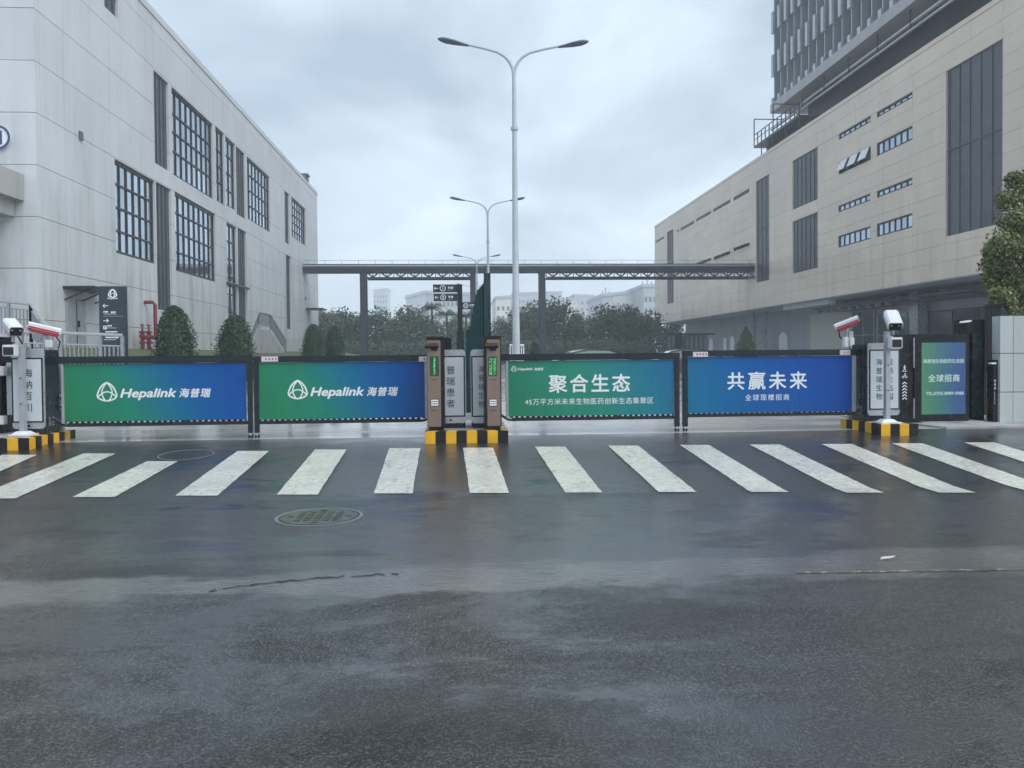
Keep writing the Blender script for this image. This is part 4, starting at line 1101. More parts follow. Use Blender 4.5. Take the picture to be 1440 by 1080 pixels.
# white guard fence round the lamp foot
YF_ = 22.5; a, b = on_y(716.5, 484, YF_), on_y(737, 484, YF_)
gf = thing('guard_fence', ((a.x + b.x) / 2, YF_, ZG), 'small white picket guard around the foot of the nearest lamp pole', 'fence')
mb = MB(); mb.box(a.x, b.x, YF_ - .02, YF_ + .02, a.z - .05, a.z); mb.box(a.x, b.x, YF_ - .02, YF_ + .02, a.z - .5, a.z - .46); mb.build('rail', 'white_plastic', gf)
for i in range(7):
    x = a.x + (b.x - a.x - .03) * i / 6; mb = MB(); mb.box(x, x + .03, YF_ - .045, YF_ - .021, ZG, a.z - .06); mb.build('picket', 'white_plastic', gf)

# directory pylon
YD = 23.0; a, b = on_y(138.5, 402.5, YD), on_y(175.5, 404, YD)
dp = thing('directory_sign', ((a.x + b.x) / 2, YD, ZG), 'tall dark slate directory pylon with emblem and arrows, behind the first gate', 'sign')
mb = MB(); mb.box(a.x, b.x, YD, YD + .16, ZG, a.z); mb.build('panel', 'sign_slate', dp, .008)
PD = PY(YD)
def dpt(px, py): q = on_y(px, py, YD); return q.x, q.z
u, v = dpt(158.3, 412.5); k = YD / F_PX
emblem(dp, PD, u, v, 11 * k, 'print_white', 'emblem', .11)
u, v = dpt(158.3, 420.5); text('Hepalink', 'lettering', 'print_white', dp, PD, u, v, 3.4 * k, .02, .2, 'CENTER', 14 * k)
PD2 = PY(YD + .010)
u, v = dpt(148.5, 430); arrow(dp, PD2, u, v, 7 * k, 'print_white', -1)
u, v = dpt(149, 451); arrow(dp, PD2, u, v, 7 * k, 'print_white', 1)
mb = MB()
def bars(mb, x0, x1, y, h, seed_, P=PD, YY=YD):
    random.seed(seed_); x = x0
    while x < x1 - .5:
        w_ = random.uniform(.9, 1.6); q = on_y(x, y, YY); mb.prism([(q.x, q.z), (q.x + w_ * YY / F_PX, q.z), (q.x + w_ * YY / F_PX, q.z + h * YY / F_PX), (q.x, q.z + h * YY / F_PX)], P, .001, .002); x += w_ + .5
bars(mb, 145.5, 153, 439.5, 2.0, 1); bars(mb, 156, 163, 440, 2.0, 2); bars(mb, 151, 158, 459, 1.8, 3); bars(mb, 148.5, 165.5, 467.5, 1.8, 4); bars(mb, 148.5, 166.5, 475.5, 1.8, 5)
for y0 in (441.8, 461.5, 470, 478): bars(mb, 146, 164, y0, .6, int(y0))
tag(mb.build('small_print', 'print_white', dp), kind='stuff')
u, v = dpt(145, 445); mb = MB(); mb.prism([(u, v), (u + 27 * k, v), (u + 27 * k, v + .5 * k), (u, v + .5 * k)], PD, .001, .002); mb.build('divider', 'print_grey', dp)
u, v = dpt(145.2, 463); mb = MB(); mb.prism([(u, v), (u + 4.6 * k, v), (u + 4.6 * k, v + 4.8 * k), (u, v + 4.8 * k)], PD, .001, .002); pk = mb.build('parking_mark', 'print_white', dp)
text('P', 'letter', 'sign_slate', pk, PD, u + 2.4 * k, v + .7 * k, 4.8 * k, .01, 0, 'CENTER', None, 1, .004)

# railings at the left entrance ramp
def railing(name, pts_top, drop, base_z, Y_list, label, mat='rail_grey', bal=.11, post_every=8, mid=.18):
    t = thing(name, (pts_top[0].x, pts_top[0].y, base_z), label, 'railing')
    for a, b in zip(pts_top[:-1], pts_top[1:]):
        mb = MB(); mb.tube([a, b], .045, 8); mb.build('top_rail', 'silver', t)
        mb = MB(); mb.tube([a - Vector((0, 0, mid)), b - Vector((0, 0, mid))], .02, 6); mb.build('mid_rail', 'silver', t)
        L_ = (b - a).length; n = max(1, int(L_ / bal))
        for i in range(n + 1):
            p = a.lerp(b, i / n); big = i in (0, n) or i % post_every == 0
            mb = MB(); r_ = .038 if big else .018
            mb.box(p.x - r_, p.x + r_, p.y - r_, p.y + r_, p.z - drop if not big else max(base_z, p.z - drop - .5), p.z - (.02 if big else mid)); mb.build('post' if big else 'baluster', mat, t)
    return t
YQ = 25.0
railing('stair_railing', [on_y(-30, 420, YQ), on_y(43, 428, YQ), on_y(73, 468, YQ - .5)], 1.0, ZG, None, 'grey stepped railing by the entrance stairs at the left edge')
YQ2 = 21.0
railing('ramp_railing', [on_y(30, 466.5, YQ2), on_y(172, 471.5, YQ2)], .85, ZG, None, 'pale double rail with balusters running before the directory pylon', post_every=9, mid=.29)
mb = MB(); a = on_y(-40, 480, YQ); b = on_y(60, 500, YQ); mb.box(a.x, b.x, YQ + .1, YQ + 2.6, ZG, 1.45)
tag(mb.build('stair_landing', 'concrete_wall'), 'raised concrete landing behind the stepped railing', 'landing')

# side steps with railing along the hall wall
ya, yb_ = on_x(349, 480, -13.6).y, on_x(402, 480, -13.6).y
zt_ = on_x(364, 463, -13.6).z; y1_, y2_ = on_x(364, 463, -13.6).y, on_x(380, 463, -13.6).y
zb_ = 1.6
st = thing('side_steps', (-14.2, (ya + yb_) / 2, zb_), 'concrete side steps with slatted handrails against the grey hall, behind the second gate', 'steps')
mb = MB(); mb.prism([(ya, 1.2), (yb_, 1.2), (yb_, zb_), (y2_, zt_), (y1_, zt_), (ya, zb_)], PX(-13.6, 1), -1.36, 0); mb.build('plinth', 'concrete_wall', st)
rl = [(ya, zb_ + 1.15), (y1_, zt_ + 1.15), (y2_, zt_ + 1.15), (yb_, zb_ + 1.15)]
for a, b in zip(rl[:-1], rl[1:]):
    mb = MB(); mb.tube([(-13.6, a[0], a[1]), (-13.6, b[0], b[1])], .05, 6); mb.build('handrail', 'silver', st)
    mb = MB(); mb.tube([(-13.6, a[0], a[1] - .85), (-13.6, b[0], b[1] - .85)], .04, 6); mb.build('bottom_rail', 'silver', st)
    n = max(2, int(math.hypot(b[0] - a[0], b[1] - a[1]) / .22))
    for i in range(n + 1):
        y = a[0] + (b[0] - a[0]) * i / n; z = a[1] + (b[1] - a[1]) * i / n
        mb = MB(); mb.box(-13.62, -13.58, y - .02, y + .02, z - 1.15 if i in (0, n) else z - .85, z); mb.build('baluster', 'rail_grey', st)

# red fire hydrant pipes on the hall wall
def wx(px, py, X=-14.5): return on_x(px, py, X)
hy = thing('fire_riser', (-14.5, wx(214, 475).y, 1.8), 'red fire hydrant riser pipe with valves against the grey hall wall', 'fire hydrant')
a, b, c = wx(218, 425), wx(218, 474), wx(198, 474)
mb = MB(); mb.tube([(-15.0, a.y, a.z), (-14.6, a.y, a.z), (-14.5, a.y, a.z - .12), (-14.5, a.y, b.z + .1), (-14.5, a.y - .12, b.z), (-14.5, c.y, b.z)], .085, 10); mb.build('riser_pipe', 'pipe_red', hy, smooth=True)
for px in (200.5, 209.5):
    p = wx(px, 474)
    mb = MB(); mb.tube([(-14.5, p.y, p.z - .6), (-14.5, p.y, p.z + .28)], .085, 10); mb.tube([(-14.5, p.y, p.z - .3), (-14.5, p.y, p.z - .22)], .15, 12); mb.tube([(-14.5, p.y, p.z + .18), (-14.5, p.y, p.z + .26)], .15, 12); mb.tube([(-14.5, p.y, p.z + .28), (-14.5, p.y, p.z + .55)], .04, 8); mb.tube([(-14.5, p.y - .17, p.z + .55), (-14.5, p.y + .17, p.z + .55)], .035, 6)
    mb.tube([(-14.5, p.y, p.z), (-14.15, p.y, p.z - .05)], .09, 10); mb.build('valve', 'pipe_red', hy, smooth=True)

# glass shelter under the overhang
YH = 60.0; a, b = on_y(938, 469, YH), on_y(1005, 469, YH); c = on_y(997, 469, YH)
gs = thing('glass_shelter', ((a.x + b.x) / 2, YH, ZG), 'dark glass walled shelter with a flat roof before the beige block', 'shelter')
mb = MB(); mb.box(a.x, b.x, YH - .1, YH + 3.2, a.z - .14, a.z); mb.build('roof', 'frame_black', gs)
n = 9
for i in range(n):
    x0, x1 = a.x + .05 + (c.x - a.x - .1) * i / n, a.x + .05 + (c.x - a.x - .1) * (i + 1) / n
    mb = MB(); mb.box(x0 + .04, x1 - .04, YH + .2, YH + .23, ZG + .1, a.z - .15); mb.build('glass_panel', 'dark_glass', gs)
    mb = MB(); mb.box(x0 - .03, x0 + .03, YH + .15, YH + .28, ZG, a.z - .141); mb.build('post', 'frame_black', gs)
mb = MB(); mb.box(c.x - .05, c.x, YH + .3, YH + 3.0, ZG, a.z - .15); mb.build('side_panel', 'dark_glass', gs)

# parked cars: only the roofs clear the gates
def car(loc, label, rz=0.0):
    t = thing('parked_car', (0, 0, 0), label, 'car', 'dark cars parked in the yard')
    prof = [(-2.3, .35), (-2.32, .75), (-2.15, .92), (-1.55, .98), (-.95, 1.36), (-.3, 1.47), (.5, 1.45), (1.05, 1.30), (1.6, 1.0), (2.2, .86), (2.34, .6), (2.3, .35)]
    def sect(y, k, s):  # k narrows the upper body
        return [(x, y if z < .95 else y * k, z) for x, z in prof]
    mb = MB(); n = len(prof)
    A = [(x, -.90 if z < 1.0 else -.66, z) for x, z in prof]; B = [(x, .90 if z < 1.0 else .66, z) for x, z in prof]
    mb.add(A + B, [tuple(range(n)), tuple(range(2 * n - 1, n - 1, -1))] + [(i, (i + 1) % n, n + (i + 1) % n, n + i) for i in range(n)])
    mb.build('body', 'car_paint', t, .03, True)
    for s in (-1, 1):
        mb = MB(); q = [(-1.35, 1.0), (-.9, 1.30), (-.25, 1.40), (.45, 1.38), (.95, 1.24), (1.3, 1.0)]
        y_ = lambda z: .905 - (z - .98) / .48 * .235
        mb.add([(x, s * y_(z), z) for x, z in q] + [(x, s * (y_(z) - .03), z) for x, z in q], [tuple(range(6)), tuple(range(11, 5, -1))] + [(i, (i + 1) % 6, 6 + (i + 1) % 6, 6 + i) for i in range(6)]); mb.build('side_window', 'dark_glass', t)
        for wx_ in (-1.45, 1.4):
            mb = MB(); mb.tube([(wx_, s * .72, .33), (wx_, s * .93, .33)], .33, 20); wh = mb.build('wheel', 'rubber', t)
            mb = MB(); mb.tube([(wx_, s * .931, .33), (wx_, s * .94, .33)], .2, 14); mb.build('rim', 'silver', wh)
        mb = MB(); mb.box(2.2, 2.33, s * .6 - .15, s * .6 + .15, .62, .74); mb.build('headlight', 'print_white', t, .01)
        mb = MB(); mb.box(-2.335, -2.2, s * .65 - .13, s * .65 + .13, .74, .86); mb.build('tail_light', 'camera_red', t, .01)
    t.location = loc; t.rotation_euler = (0, 0, rz); return t
p = on_y(833, 490, 31); car((p.x, 31, ZG), 'dark parked car whose roof just shows over the third gate', R(4))
p = on_y(968, 492, 36); car((p.x, 36, ZG), 'dark parked car in front of the glass shelter, behind the gate gap', R(-5))

# ================================================================== THE GATE LINE
YG = 12.3
PG = PY(YG)
def gp(px, py, Y=YG): q = on_y(px, py, Y); return q.x, q.z
def ptext(s, name, mat, parent, Y, x0, x1, yt, yb, bold=0.0, shear=0.0, cjk=True, depth=.002, fit=False, vertical=False):
    a, b = on_y(x0, yb, Y), on_y(x1, yt, Y); H = abs(b.z - a.z) if not fit else abs(on_y(x0, yt, Y).z - a.z)
    H = abs(on_y((x0 + x1) / 2, yt, Y).z - on_y((x0 + x1) / 2, yb, Y).z)
    zb = on_y((x0 + x1) / 2, yb, Y).z; Wm = b.x - a.x
    if cjk:
        size = H / .93; n = len(s); k = 1.0 if n < 2 else max(.5, (Wm / size - .93) / (n - 1)); v = zb + .085 * size
        return text(s, name, mat, parent, PY(Y), (a.x + b.x) / 2, v, size, bold, shear, 'CENTER', None if not fit else Wm, k if not fit else 1.0, depth)
    size = H / .72
    return text(s, name, mat, parent, PY(Y), (a.x + b.x) / 2, zb, size, bold, shear, 'CENTER', Wm, 1.0, depth)
def gate(xh, xp, side, sh0, sh1, yt, ysh, ysb, ybb, mat, label):
    """xh: hinge-side photo x, xp: (x0, x1) of the end post; side = +1 if the end post is at the right"""
    xa, xb = (xh, xp[1]) if side > 0 else (xp[0], xh)
    (x0, zt) = gp(xa, yt); (x1, _) = gp(xb, yt)
    zt = gp((xa + xb) / 2, yt)[1]; zs = gp((xa + xb) / 2, ysh)[1]; zsb = gp((xa + xb) / 2, ysb)[1]; zbb = gp((xa + xb) / 2, ybb)[1]
    t = thing('swing_gate', ((x0 + x1) / 2, YG, ZG), label, 'gate', 'advertising swing gates across the entrance')
    y0, y1 = YG - .035, YG + .035
    mb = MB(); mb.box(x0, x1, y0 - .01, y1 + .01, zs + .012, zt); mb.build('top_bar', 'gate_metal', t, .008)
    p0, p1 = gp(xp[0], 540)[0], gp(xp[1], 540)[0]
    zc_ = ZG + .085
    mb = MB(); mb.box(p0, p1, y0, y1, zc_, zs + .010); mb.build('end_post', 'gate_metal', t, .006)
    pm = (p0 + p1) / 2
    cs = MB(); cs.box(pm - .022, pm + .022, y0 + .005, y1 - .005, ZG + .05, ZG + .084); cst = cs.build('caster', 'galvanised', t)
    for s in (-1, 1):
        cs = MB(); cs.tube([(pm + s * .022 - .010, YG, ZG + .032), (pm + s * .022 + .010, YG, ZG + .032)], .030, 12); cs.build('wheel', 'rubber', cst)
    # bottom bar swings up to the hinge with a bent elbow
    if side > 0: xs0, xs1 = gp(xh + 20, 590)[0], p0 - .002
    else: xs0, xs1 = p1 + .002, gp(xh - 20, 590)[0]
    mb = MB(); mb.box(xs0, xs1, y0 + .002, y1 - .002, zbb, zbb + .050); mb.build('bottom_bar', 'gate_metal', t, .005)
    e0 = xs0 if side > 0 else xs1; hx = gp(xh, 590)[0]
    mb = MB(); mb.tube([(e0 + side * .02, YG, zbb + .018), (e0 - side * .06, YG, zbb + .025), (hx, YG, zbb + .13)], .022, 8); mb.build('elbow', 'gate_metal', t, smooth=True)
    hx2 = gp(xh + side * 13, 540)[0]
    mb = MB(); mb.box(hx2 - .018, hx2 + .018, y0 + .004, y1 - .004, zbb + .052, zs + .010); mb.build('hinge_stile', 'galvanised', t)
    s0, s1 = gp(sh0, 540)[0], gp(sh1, 540)[0]
    mb = MB(); mb.box(s0, s1, YG - .006, YG + .006, zsb, zs + .004); adp = mb.build('ad_sheet', mat, t)
    # lacing that ties the sheet down
    mb = MB(); n = int((s1 - s0) / .088); gap_t, gap_b = zsb, zbb + .050
    for i in range(n):
        u0, u1 = s0 + (s1 - s0) * i / n, s0 + (s1 - s0) * (i + 1) / n; um = (u0 + u1) / 2
        mb.prism([(u0, gap_t), (u0 + .034, gap_t), (u0 + .010, gap_b), (u0, gap_b)], PG, -.004, .004)
        mb.prism([(u1 - .034, gap_t), (u1, gap_t), (u1, gap_b), (u1 - .010, gap_b)], PG, -.004, .004)
        mb.prism([(u0 + .012, gap_b + .012), (um, gap_b + .001), (u1 - .012, gap_b + .012), (u1 - .012, gap_b), (u0 + .012, gap_b)], PG, -.003, .003)
    tag(mb.build('lacing', 'gate_black', t), kind='stuff')
    # thin wind-bracing strips behind the sheet
    for f in (.33, .66):
        xm = s0 + (s1 - s0) * f; mb = MB(); mb.box(xm - .015, xm + .015, YG + .010, YG + .03, zbb + .052, zs + .008); mb.build('upright', 'gate_metal', t)
    return t, adp
YA_ = YG - .006
g1, s1_ = gate(76, (348.5, 355), 1, 90.5, 346, 500.5, 511.5, 591.5, 598.5, 'ad_green_blue', 'leftmost green to blue banner gate, emblem on it, beside the light box with four characters')
g2, s2_ = gate(612, (357.5, 364), -1, 364.5, 604, 500, 509.5, 588.5, 594.8, 'ad_green_blue', 'second gate from the left, green to blue banner ending at the left pay station')
g3, s3_ = gate(700, (948, 955), 1, 711, 947, 497, 507, 584, 590.5, 'ad_green_teal', 'third gate, green banner with one big four character slogan and a long small line')
g4, s4_ = gate(1214, (959.5, 966.5), -1, 967, 1197.5, 492, 501.5, 579.5, 585, 'ad_teal_blue', 'rightmost blue banner gate with large white characters beside the right light box')
def logo_row(sheet_, cx, cy, h, tx0, tx1, cx0, cx1, yb, th):
    u, v = gp(cx, cy, YA_); k = YA_ / F_PX
    emblem(sheet_, PY(YA_), u, v, h * k, 'print_white')
    ptext('Hepalink', 'lettering', 'print_white', sheet_, YA_, tx0, tx1, yb - th, yb, .030, .25, False, fit=True)
    ptext('海普瑞', 'lettering', 'print_white', sheet_, YA_, cx0, cx1, yb - th, yb + .4, .022, .20, True)
logo_row(s1_, 150.5, 551, 25.5, 169.5, 247.5, 252, 296.5, 558.3, 12.3)
logo_row(s2_, 418.7, 548, 25.5, 437, 511.5, 516, 559.5, 556.3, 12.3)
logo_row(s3_, 722.6, 518.6, 7.5, 728, 749, 751.5, 763.5, 520.6, 3.6)
ptext('聚合生态', 'lettering', 'print_white', s3_, YA_, 767.5, 890, 526.5, 551.5, .020, 0)
ptext('45万平方米未来生物医药创新生态集聚区', 'lettering', 'print_white', s3_, YA_, 729.5, 927.5, 559.6, 568.6, .004, 0)
ptext('共赢未来', 'lettering', 'print_white', s4_, YA_, 1017.5, 1140, 523, 547.3, .016, 0)
ptext('全球现楼招商', 'lettering', 'print_white', s4_, YA_, 1044, 1113.5, 554.3, 563, .006, 0)
for (gt, x0, x1, y) in ((g2, 367.5, 391, 505), (g2, 589, 600, 505), (g4, 974.5, 995.5, 498.3), (g4, 1181, 1195.5, 495.6)):
    (a, zc_) = gp(x0, y, YG - .046); b = gp(x1, y, YG - .046)[0]; h = .040
    mb = MB(); mb.box(a, b, YG - .0485, YG - .0455, zc_ - h, zc_ + h); sk = mb.build('sticker', 'sticker', gt)
    mb = MB(); n = int((b - a) / .045)
    for i in range(n):
        if i == 0: continue
        u = a + (b - a) * (i + .2) / n; mb.prism([(u, zc_ - .016), (u + .018, zc_ - .016), (u + .022, zc_ + .014), (u, zc_ + .018)], PY(YG - .0485), .0005, .0015)
    if mb.v: tag(mb.build('small_print', 'sticker_ink' if x0 < 400 or x0 > 900 else 'print_ink', sk), kind='stuff')

# ---- kerbed islands
def island(name, poly, h, label, y_stripe0, seg=.145, first_yellow=True, skip_edges=()):
    """poly: ground corners counter-clockwise from the front left; blocks go round the faces that show"""
    cx_ = sum(p[0] for p in poly) / len(poly); cy_2 = sum(p[1] for p in poly) / len(poly)
    t = thing(name, (cx_, cy_2, ground_z(cy_2)), label, 'kerb island')
    zt = h
    n = len(poly)
    def inset(p, d):
        v = Vector((cx_ - p[0], cy_2 - p[1], 0)); L_ = v.length; return (p[0] + v.x / L_ * d, p[1] + v.y / L_ * d)
    inn = [inset(p, .19) for p in poly]
    mb = MB(); mb.prism([inset(p, .13) for p in poly], lambda u, v, w: Vector((u, v, w)), 0.0, zt - .004); mb.build('fill', 'concrete_wall', t)
    cnt = 0 if first_yellow else 1
    for i in range(n):
        if i in skip_edges: continue
        a, b = poly[i], poly[(i + 1) % n]; c, d = inn[i], inn[(i + 1) % n]
        L_ = math.hypot(b[0] - a[0], b[1] - a[1]); k = max(1, round(L_ / seg))
        for j in range(k):
            f0, f1 = j / k, (j + 1) / k
            q = [(a[0] + (b[0] - a[0]) * f, a[1] + (b[1] - a[1]) * f) for f in (f0, f1)] + [(c[0] + (d[0] - c[0]) * f, c[1] + (d[1] - c[1]) * f) for f in (f1, f0)]
            mb = MB(); mb.prism(q, lambda u, v, w: Vector((u, v, w)), ground_z(min(q[0][1], q[1][1])) - .05, zt); mb.build('kerb_block', 'kerb_yellow' if cnt % 2 == 0 else 'kerb_black', t, .004); cnt += 1
    return t
# middle island
pf = on_g(656.5, 623.3); Yf = pf.y; zt_i = on_y(656, 606.3, Yf).z
xa, xb = on_y(597.5, 620, Yf).x, on_y(715, 620, Yf).x
island('kerb_island', [(xa, Yf), (xb, Yf), (xb, Yf + 2.1), (xa, Yf + 2.1)], zt_i, 'middle kerb island with yellow and black blocks under the two pay stations', 0, .156, True, (2,))
ZI = zt_i
# right island
pr1 = on_g(1239, 613.5); pr2 = on_g(1296.5, 614); zt_r = on_y(1260, 596.3, pr1.y).z
pr0 = on_g(1232, 611); prl = on_g(1181.5, 600.5)
island('kerb_island', [(pr0.x, pr1.y + .10), (pr1.x, pr1.y), (pr2.x, pr1.y), (pr2.x, prl.y), (prl.x, prl.y)], zt_r, 'right kerb island with yellow and black blocks under the white camera pole', 0, .158, False, (2, 3))
# left island
pl1 = on_g(41.5, 633); pl2 = on_g(102, 616.5); zt_l = on_y(41.5, 616, pl1.y).z
island('kerb_island', [(pl1.x - 2.0, pl1.y), (pl1.x, pl1.y), (pl2.x, pl2.y + .1), (pl2.x - 2.4, pl2.y + .1)], zt_l, 'left kerb island with yellow and black blocks at the frame edge', 0, .158, False, (2, 3))

# ---- pay stations
def pay_station(x0, x1, bx0, bx1, yt, yb, Y, label, side):
    (a, zt) = gp(x0, yt, Y); b = gp(x1, yt, Y)[0]; zb = ZI
    t = thing('pay_station', ((a + b) / 2, Y, zb), label, 'pay station', 'bronze pay stations on the middle island')
    mb = MB(); mb.box(a, b, Y, Y + .42, zb + .05, zt - .05); mb.build('cabinet', 'gate_black', t, .006)
    mb = MB(); mb.box(a - .004, b + .004, Y - .03, Y + .42, zt - .048, zt); mb.build('cap', 'gate_black', t, .006)
    mb = MB(); mb.box(a + .02, b - .02, Y + .02, Y + .38, zb - .002, zb + .049); mb.build('base', 'gate_black', t)
    u0, u1 = gp(bx0, 540, Y)[0], gp(bx1, 540, Y)[0]; k = Y / F_PX
    mb = MB(); mb.box(u0, u1, Y - .028, Y - .001, zb + .06, zt - .052); fr = mb.build('front_panel', 'bronze', t, .010)
    Yp = Y - .028; PP = PY(Yp); um = (u0 + u1) / 2 - .01 * side; W_ = u1 - u0
    z = lambda py: gp(610, py, Yp)[1] if side < 0 else gp(690, py, Yp)[1]
    # scanner visor
    mb = MB(); mb.hexa([(u0 - .02, Yp - .11, z(487)), (u1 - .03, Yp - .11, z(487)), (u1 - .03, Yp - .001, z(490)), (u0 - .02, Yp - .001, z(490)),
                        (u0 - .02, Yp - .10, z(484)), (u1 - .03, Yp - .10, z(484)), (u1 - .03, Yp - .001, z(482)), (u0 - .02, Yp - .001, z(482))]); mb.build('visor', 'bronze_dark', t, .004)
    mb = MB(); mb.box(um - .05, um + .05, Yp - .02, Yp - .001, z(493), z(486.8) - .03); ln = mb.build('scanner', 'gate_black', t, .004)
    # led display
    mb = MB(); mb.box(um - W_ * .32, um + W_ * .32, Yp - .006, Yp - .001, z(528.5), z(501)); ds = mb.build('display', 'led_dim', t)
    mb = MB(); random.seed(int(x0))
    cols_ = (0.0, ) if side < 0 else (-.5, .5)
    for c_ in cols_:
        zz_ = z(503.5)
        while zz_ > z(526.5):
            for i in range(3):
                if random.random() < .62:
                    uu = um + c_ * W_ * .30 + (i - 1) * .012 * (1.2 if side > 0 else .7); mb.box(uu - .0045, uu + .0045, Yp - .0085, Yp - .0065, zz_ - .009, zz_)
            zz_ -= .0135
    tag(mb.build('led_text', 'led_green', ds), kind='stuff')
    # speaker and call button grille
    mb = MB(); mb.box(um - W_ * .30, um + W_ * .30, Yp - .006, Yp - .001, z(571.5), z(561)); kp = mb.build('keypad', 'gate_black', t, .003)
    for i in range(4):
        for j in range(3):
            uu = um + (i - 1.5) * W_ * .135; vv = (z(571.5) + z(561)) / 2 + (j - 1) * .034
            mb = MB(); mb.box(uu - .0125, uu + .0125, Yp - .010, Yp - .0065, vv - .0125, vv + .0125); mb.build('key', 'print_white', kp)
    for py, w_ in ((534.5, .22), (577.5, .24)):
        mb = MB(); mb.prism([(um - W_ * w_, z(py)), (um + W_ * w_, z(py)), (um + W_ * w_, z(py) + .008), (um - W_ * w_, z(py) + .008)], PP, .0008, .0015); mb.build('small_print', 'bronze_dark', t)
    return t
Yk = Yf + .12
pay_station(599.5, 624.5, 600.5, 620, 473.5, 603, Yk, 'left bronze pay station with a green lit display, beside the second gate', -1)
pay_station(680, 704.5, 684.5, 703.5, 472.5, 603, Yk, 'right bronze pay station with two columns of green light, beside the third gate', 1)
mb = MB(); a, zt_ = gp(622, 475, Yk + .75); b = gp(634.5, 475, Yk + .75)[0]; mb.box(a, b, Yk + .75, Yk + 1.1, ZG, zt_)
tag(mb.build('barrier_cabinet', 'gate_black', None, .01), 'plain black cabinet just behind the left pay station', 'cabinet')

# ---- illuminated name boxes (rounded cabinet front)
def rrect(x0, x1, z0, z1, r, n=5):
    pts = []
    for cx_, cz_, a0 in ((x1 - r, z1 - r, 0), (x0 + r, z1 - r, 90), (x0 + r, z0 + r, 180), (x1 - r, z0 + r, 270)):
        for i in range(n + 1):
            t = R(a0 + 90 * i / n); pts.append((cx_ + r * math.cos(t), cz_ + r * math.sin(t)))
    return pts
def light_box(x0, x1, yt, yb, sx0, sx1, sy0, sy1, Y, zb, cols, label, cab=(0, 0), cabtop=0):
    (a, zt) = gp(x0, yt, Y); (b, z0) = gp(x1, yb, Y)
    t = thing('light_box', ((a + b) / 2, Y, zb), label, 'light box', 'grey framed name light boxes beside the gates')
    mb = MB(); mb.box(a + .01 - cab[0], b - .01 + cab[1], Y + .03, Y + .45, zb, zt - .02 - cabtop); cb = mb.build('cabinet', 'navy_cabinet', t, .008)
    mb = MB(); mb.prism(rrect(a, b, z0, zt, .055), PY(Y), -.029, 0); mb.build('frame', 'silver', t, .006)
    (u0, v1) = gp(sx0, sy0, Y); (u1, v0) = gp(sx1, sy1, Y)
    mb = MB(); mb.box(u0 - .022, u1 + .022, Y - .004, Y - .0005, v0 - .022, v1 + .022); mb.build('bezel', 'gate_black', t)
    mb = MB(); mb.box(u0, u1, Y - .0065, Y - .0042, v0, v1); sc_ = mb.build('screen', 'light_screen', t)
    for (s, cx0, cx1, cy0, cy1) in cols:
        n = len(s); ch = (cy1 - cy0) / (n + (n - 1) * .34)
        for i, c in enumerate(s):
            yy0 = cy0 + i * ch * 1.34
            ptext(c, 'character', 'print_ink', sc_, Y - .0065, cx0, cx1, yy0, yy0 + ch, .006, 0)
    k = Y / F_PX; um = (a + b) / 2; vm = (z0 + v0 - .022) / 2
    mb = MB(); mb.prism([(um - 2.2 * k, vm - 1.2 * k), (um + 2.2 * k, vm - 1.2 * k), (um, vm + 2.2 * k)], PY(Y), .0005, .0025); mb.build('badge', 'gate_black', t)
    mb = MB(); mb.prism([(um - 5.5 * k, zt - .042), (um + 1 * k, zt - .042), (um + 1 * k, zt - .032), (um - 5.5 * k, zt - .032)], PY(Y), .0005, .002); mb.build('maker_mark', 'print_grey', t)
    # vent slots in the cabinet side
    m2 = MB(); xs = b - .01 + cab[1] if x0 < 640 else a + .01 - cab[0]; d_ = 1 if x0 < 640 else -1
    for c_ in (0, 1):
        for i in range(5): m2.box(min(xs, xs + d_ * .003), max(xs, xs + d_ * .003), Y + .12 + c_ * .10, Y + .18 + c_ * .10, zb + .12 + i * .028, zb + .132 + i * .028)
    tag(m2.build('vent_slots', 'silver', cb), kind='stuff')
    return t
YX = 12.05
light_box(15.2, 63.8, 490.5, 603, 18, 59.5, 505.5, 592, YX, zt_l, [('海纳百川', 34, 44.5, 518.5, 579)], 'left light box with four characters behind the left camera pole')
light_box(611, 655.5, 492, 595, 615, 652.5, 502.5, 584, YX, ZI, [('普瑞患者', 628.3, 639.3, 514.5, 573)], 'light box right of the left pay station, single column of four characters')
light_box(661.5, 703, 491.5, 595, 664.5, 700, 502.5, 584, YX, ZI, [('海普瑞生物', 672, 682.5, 514.5, 573)], 'light box half hidden behind the right pay station')
light_box(1220, 1265.5, 482.5, 584, 1224, 1263, 493.5, 574, YX, zt_r, [('海普瑞生物', 1232, 1240.8, 504.5, 562), ('医药生态园', 1247.3, 1256, 504.5, 562)], 'right light box with two columns of characters behind the right camera pole', (.04, 0))

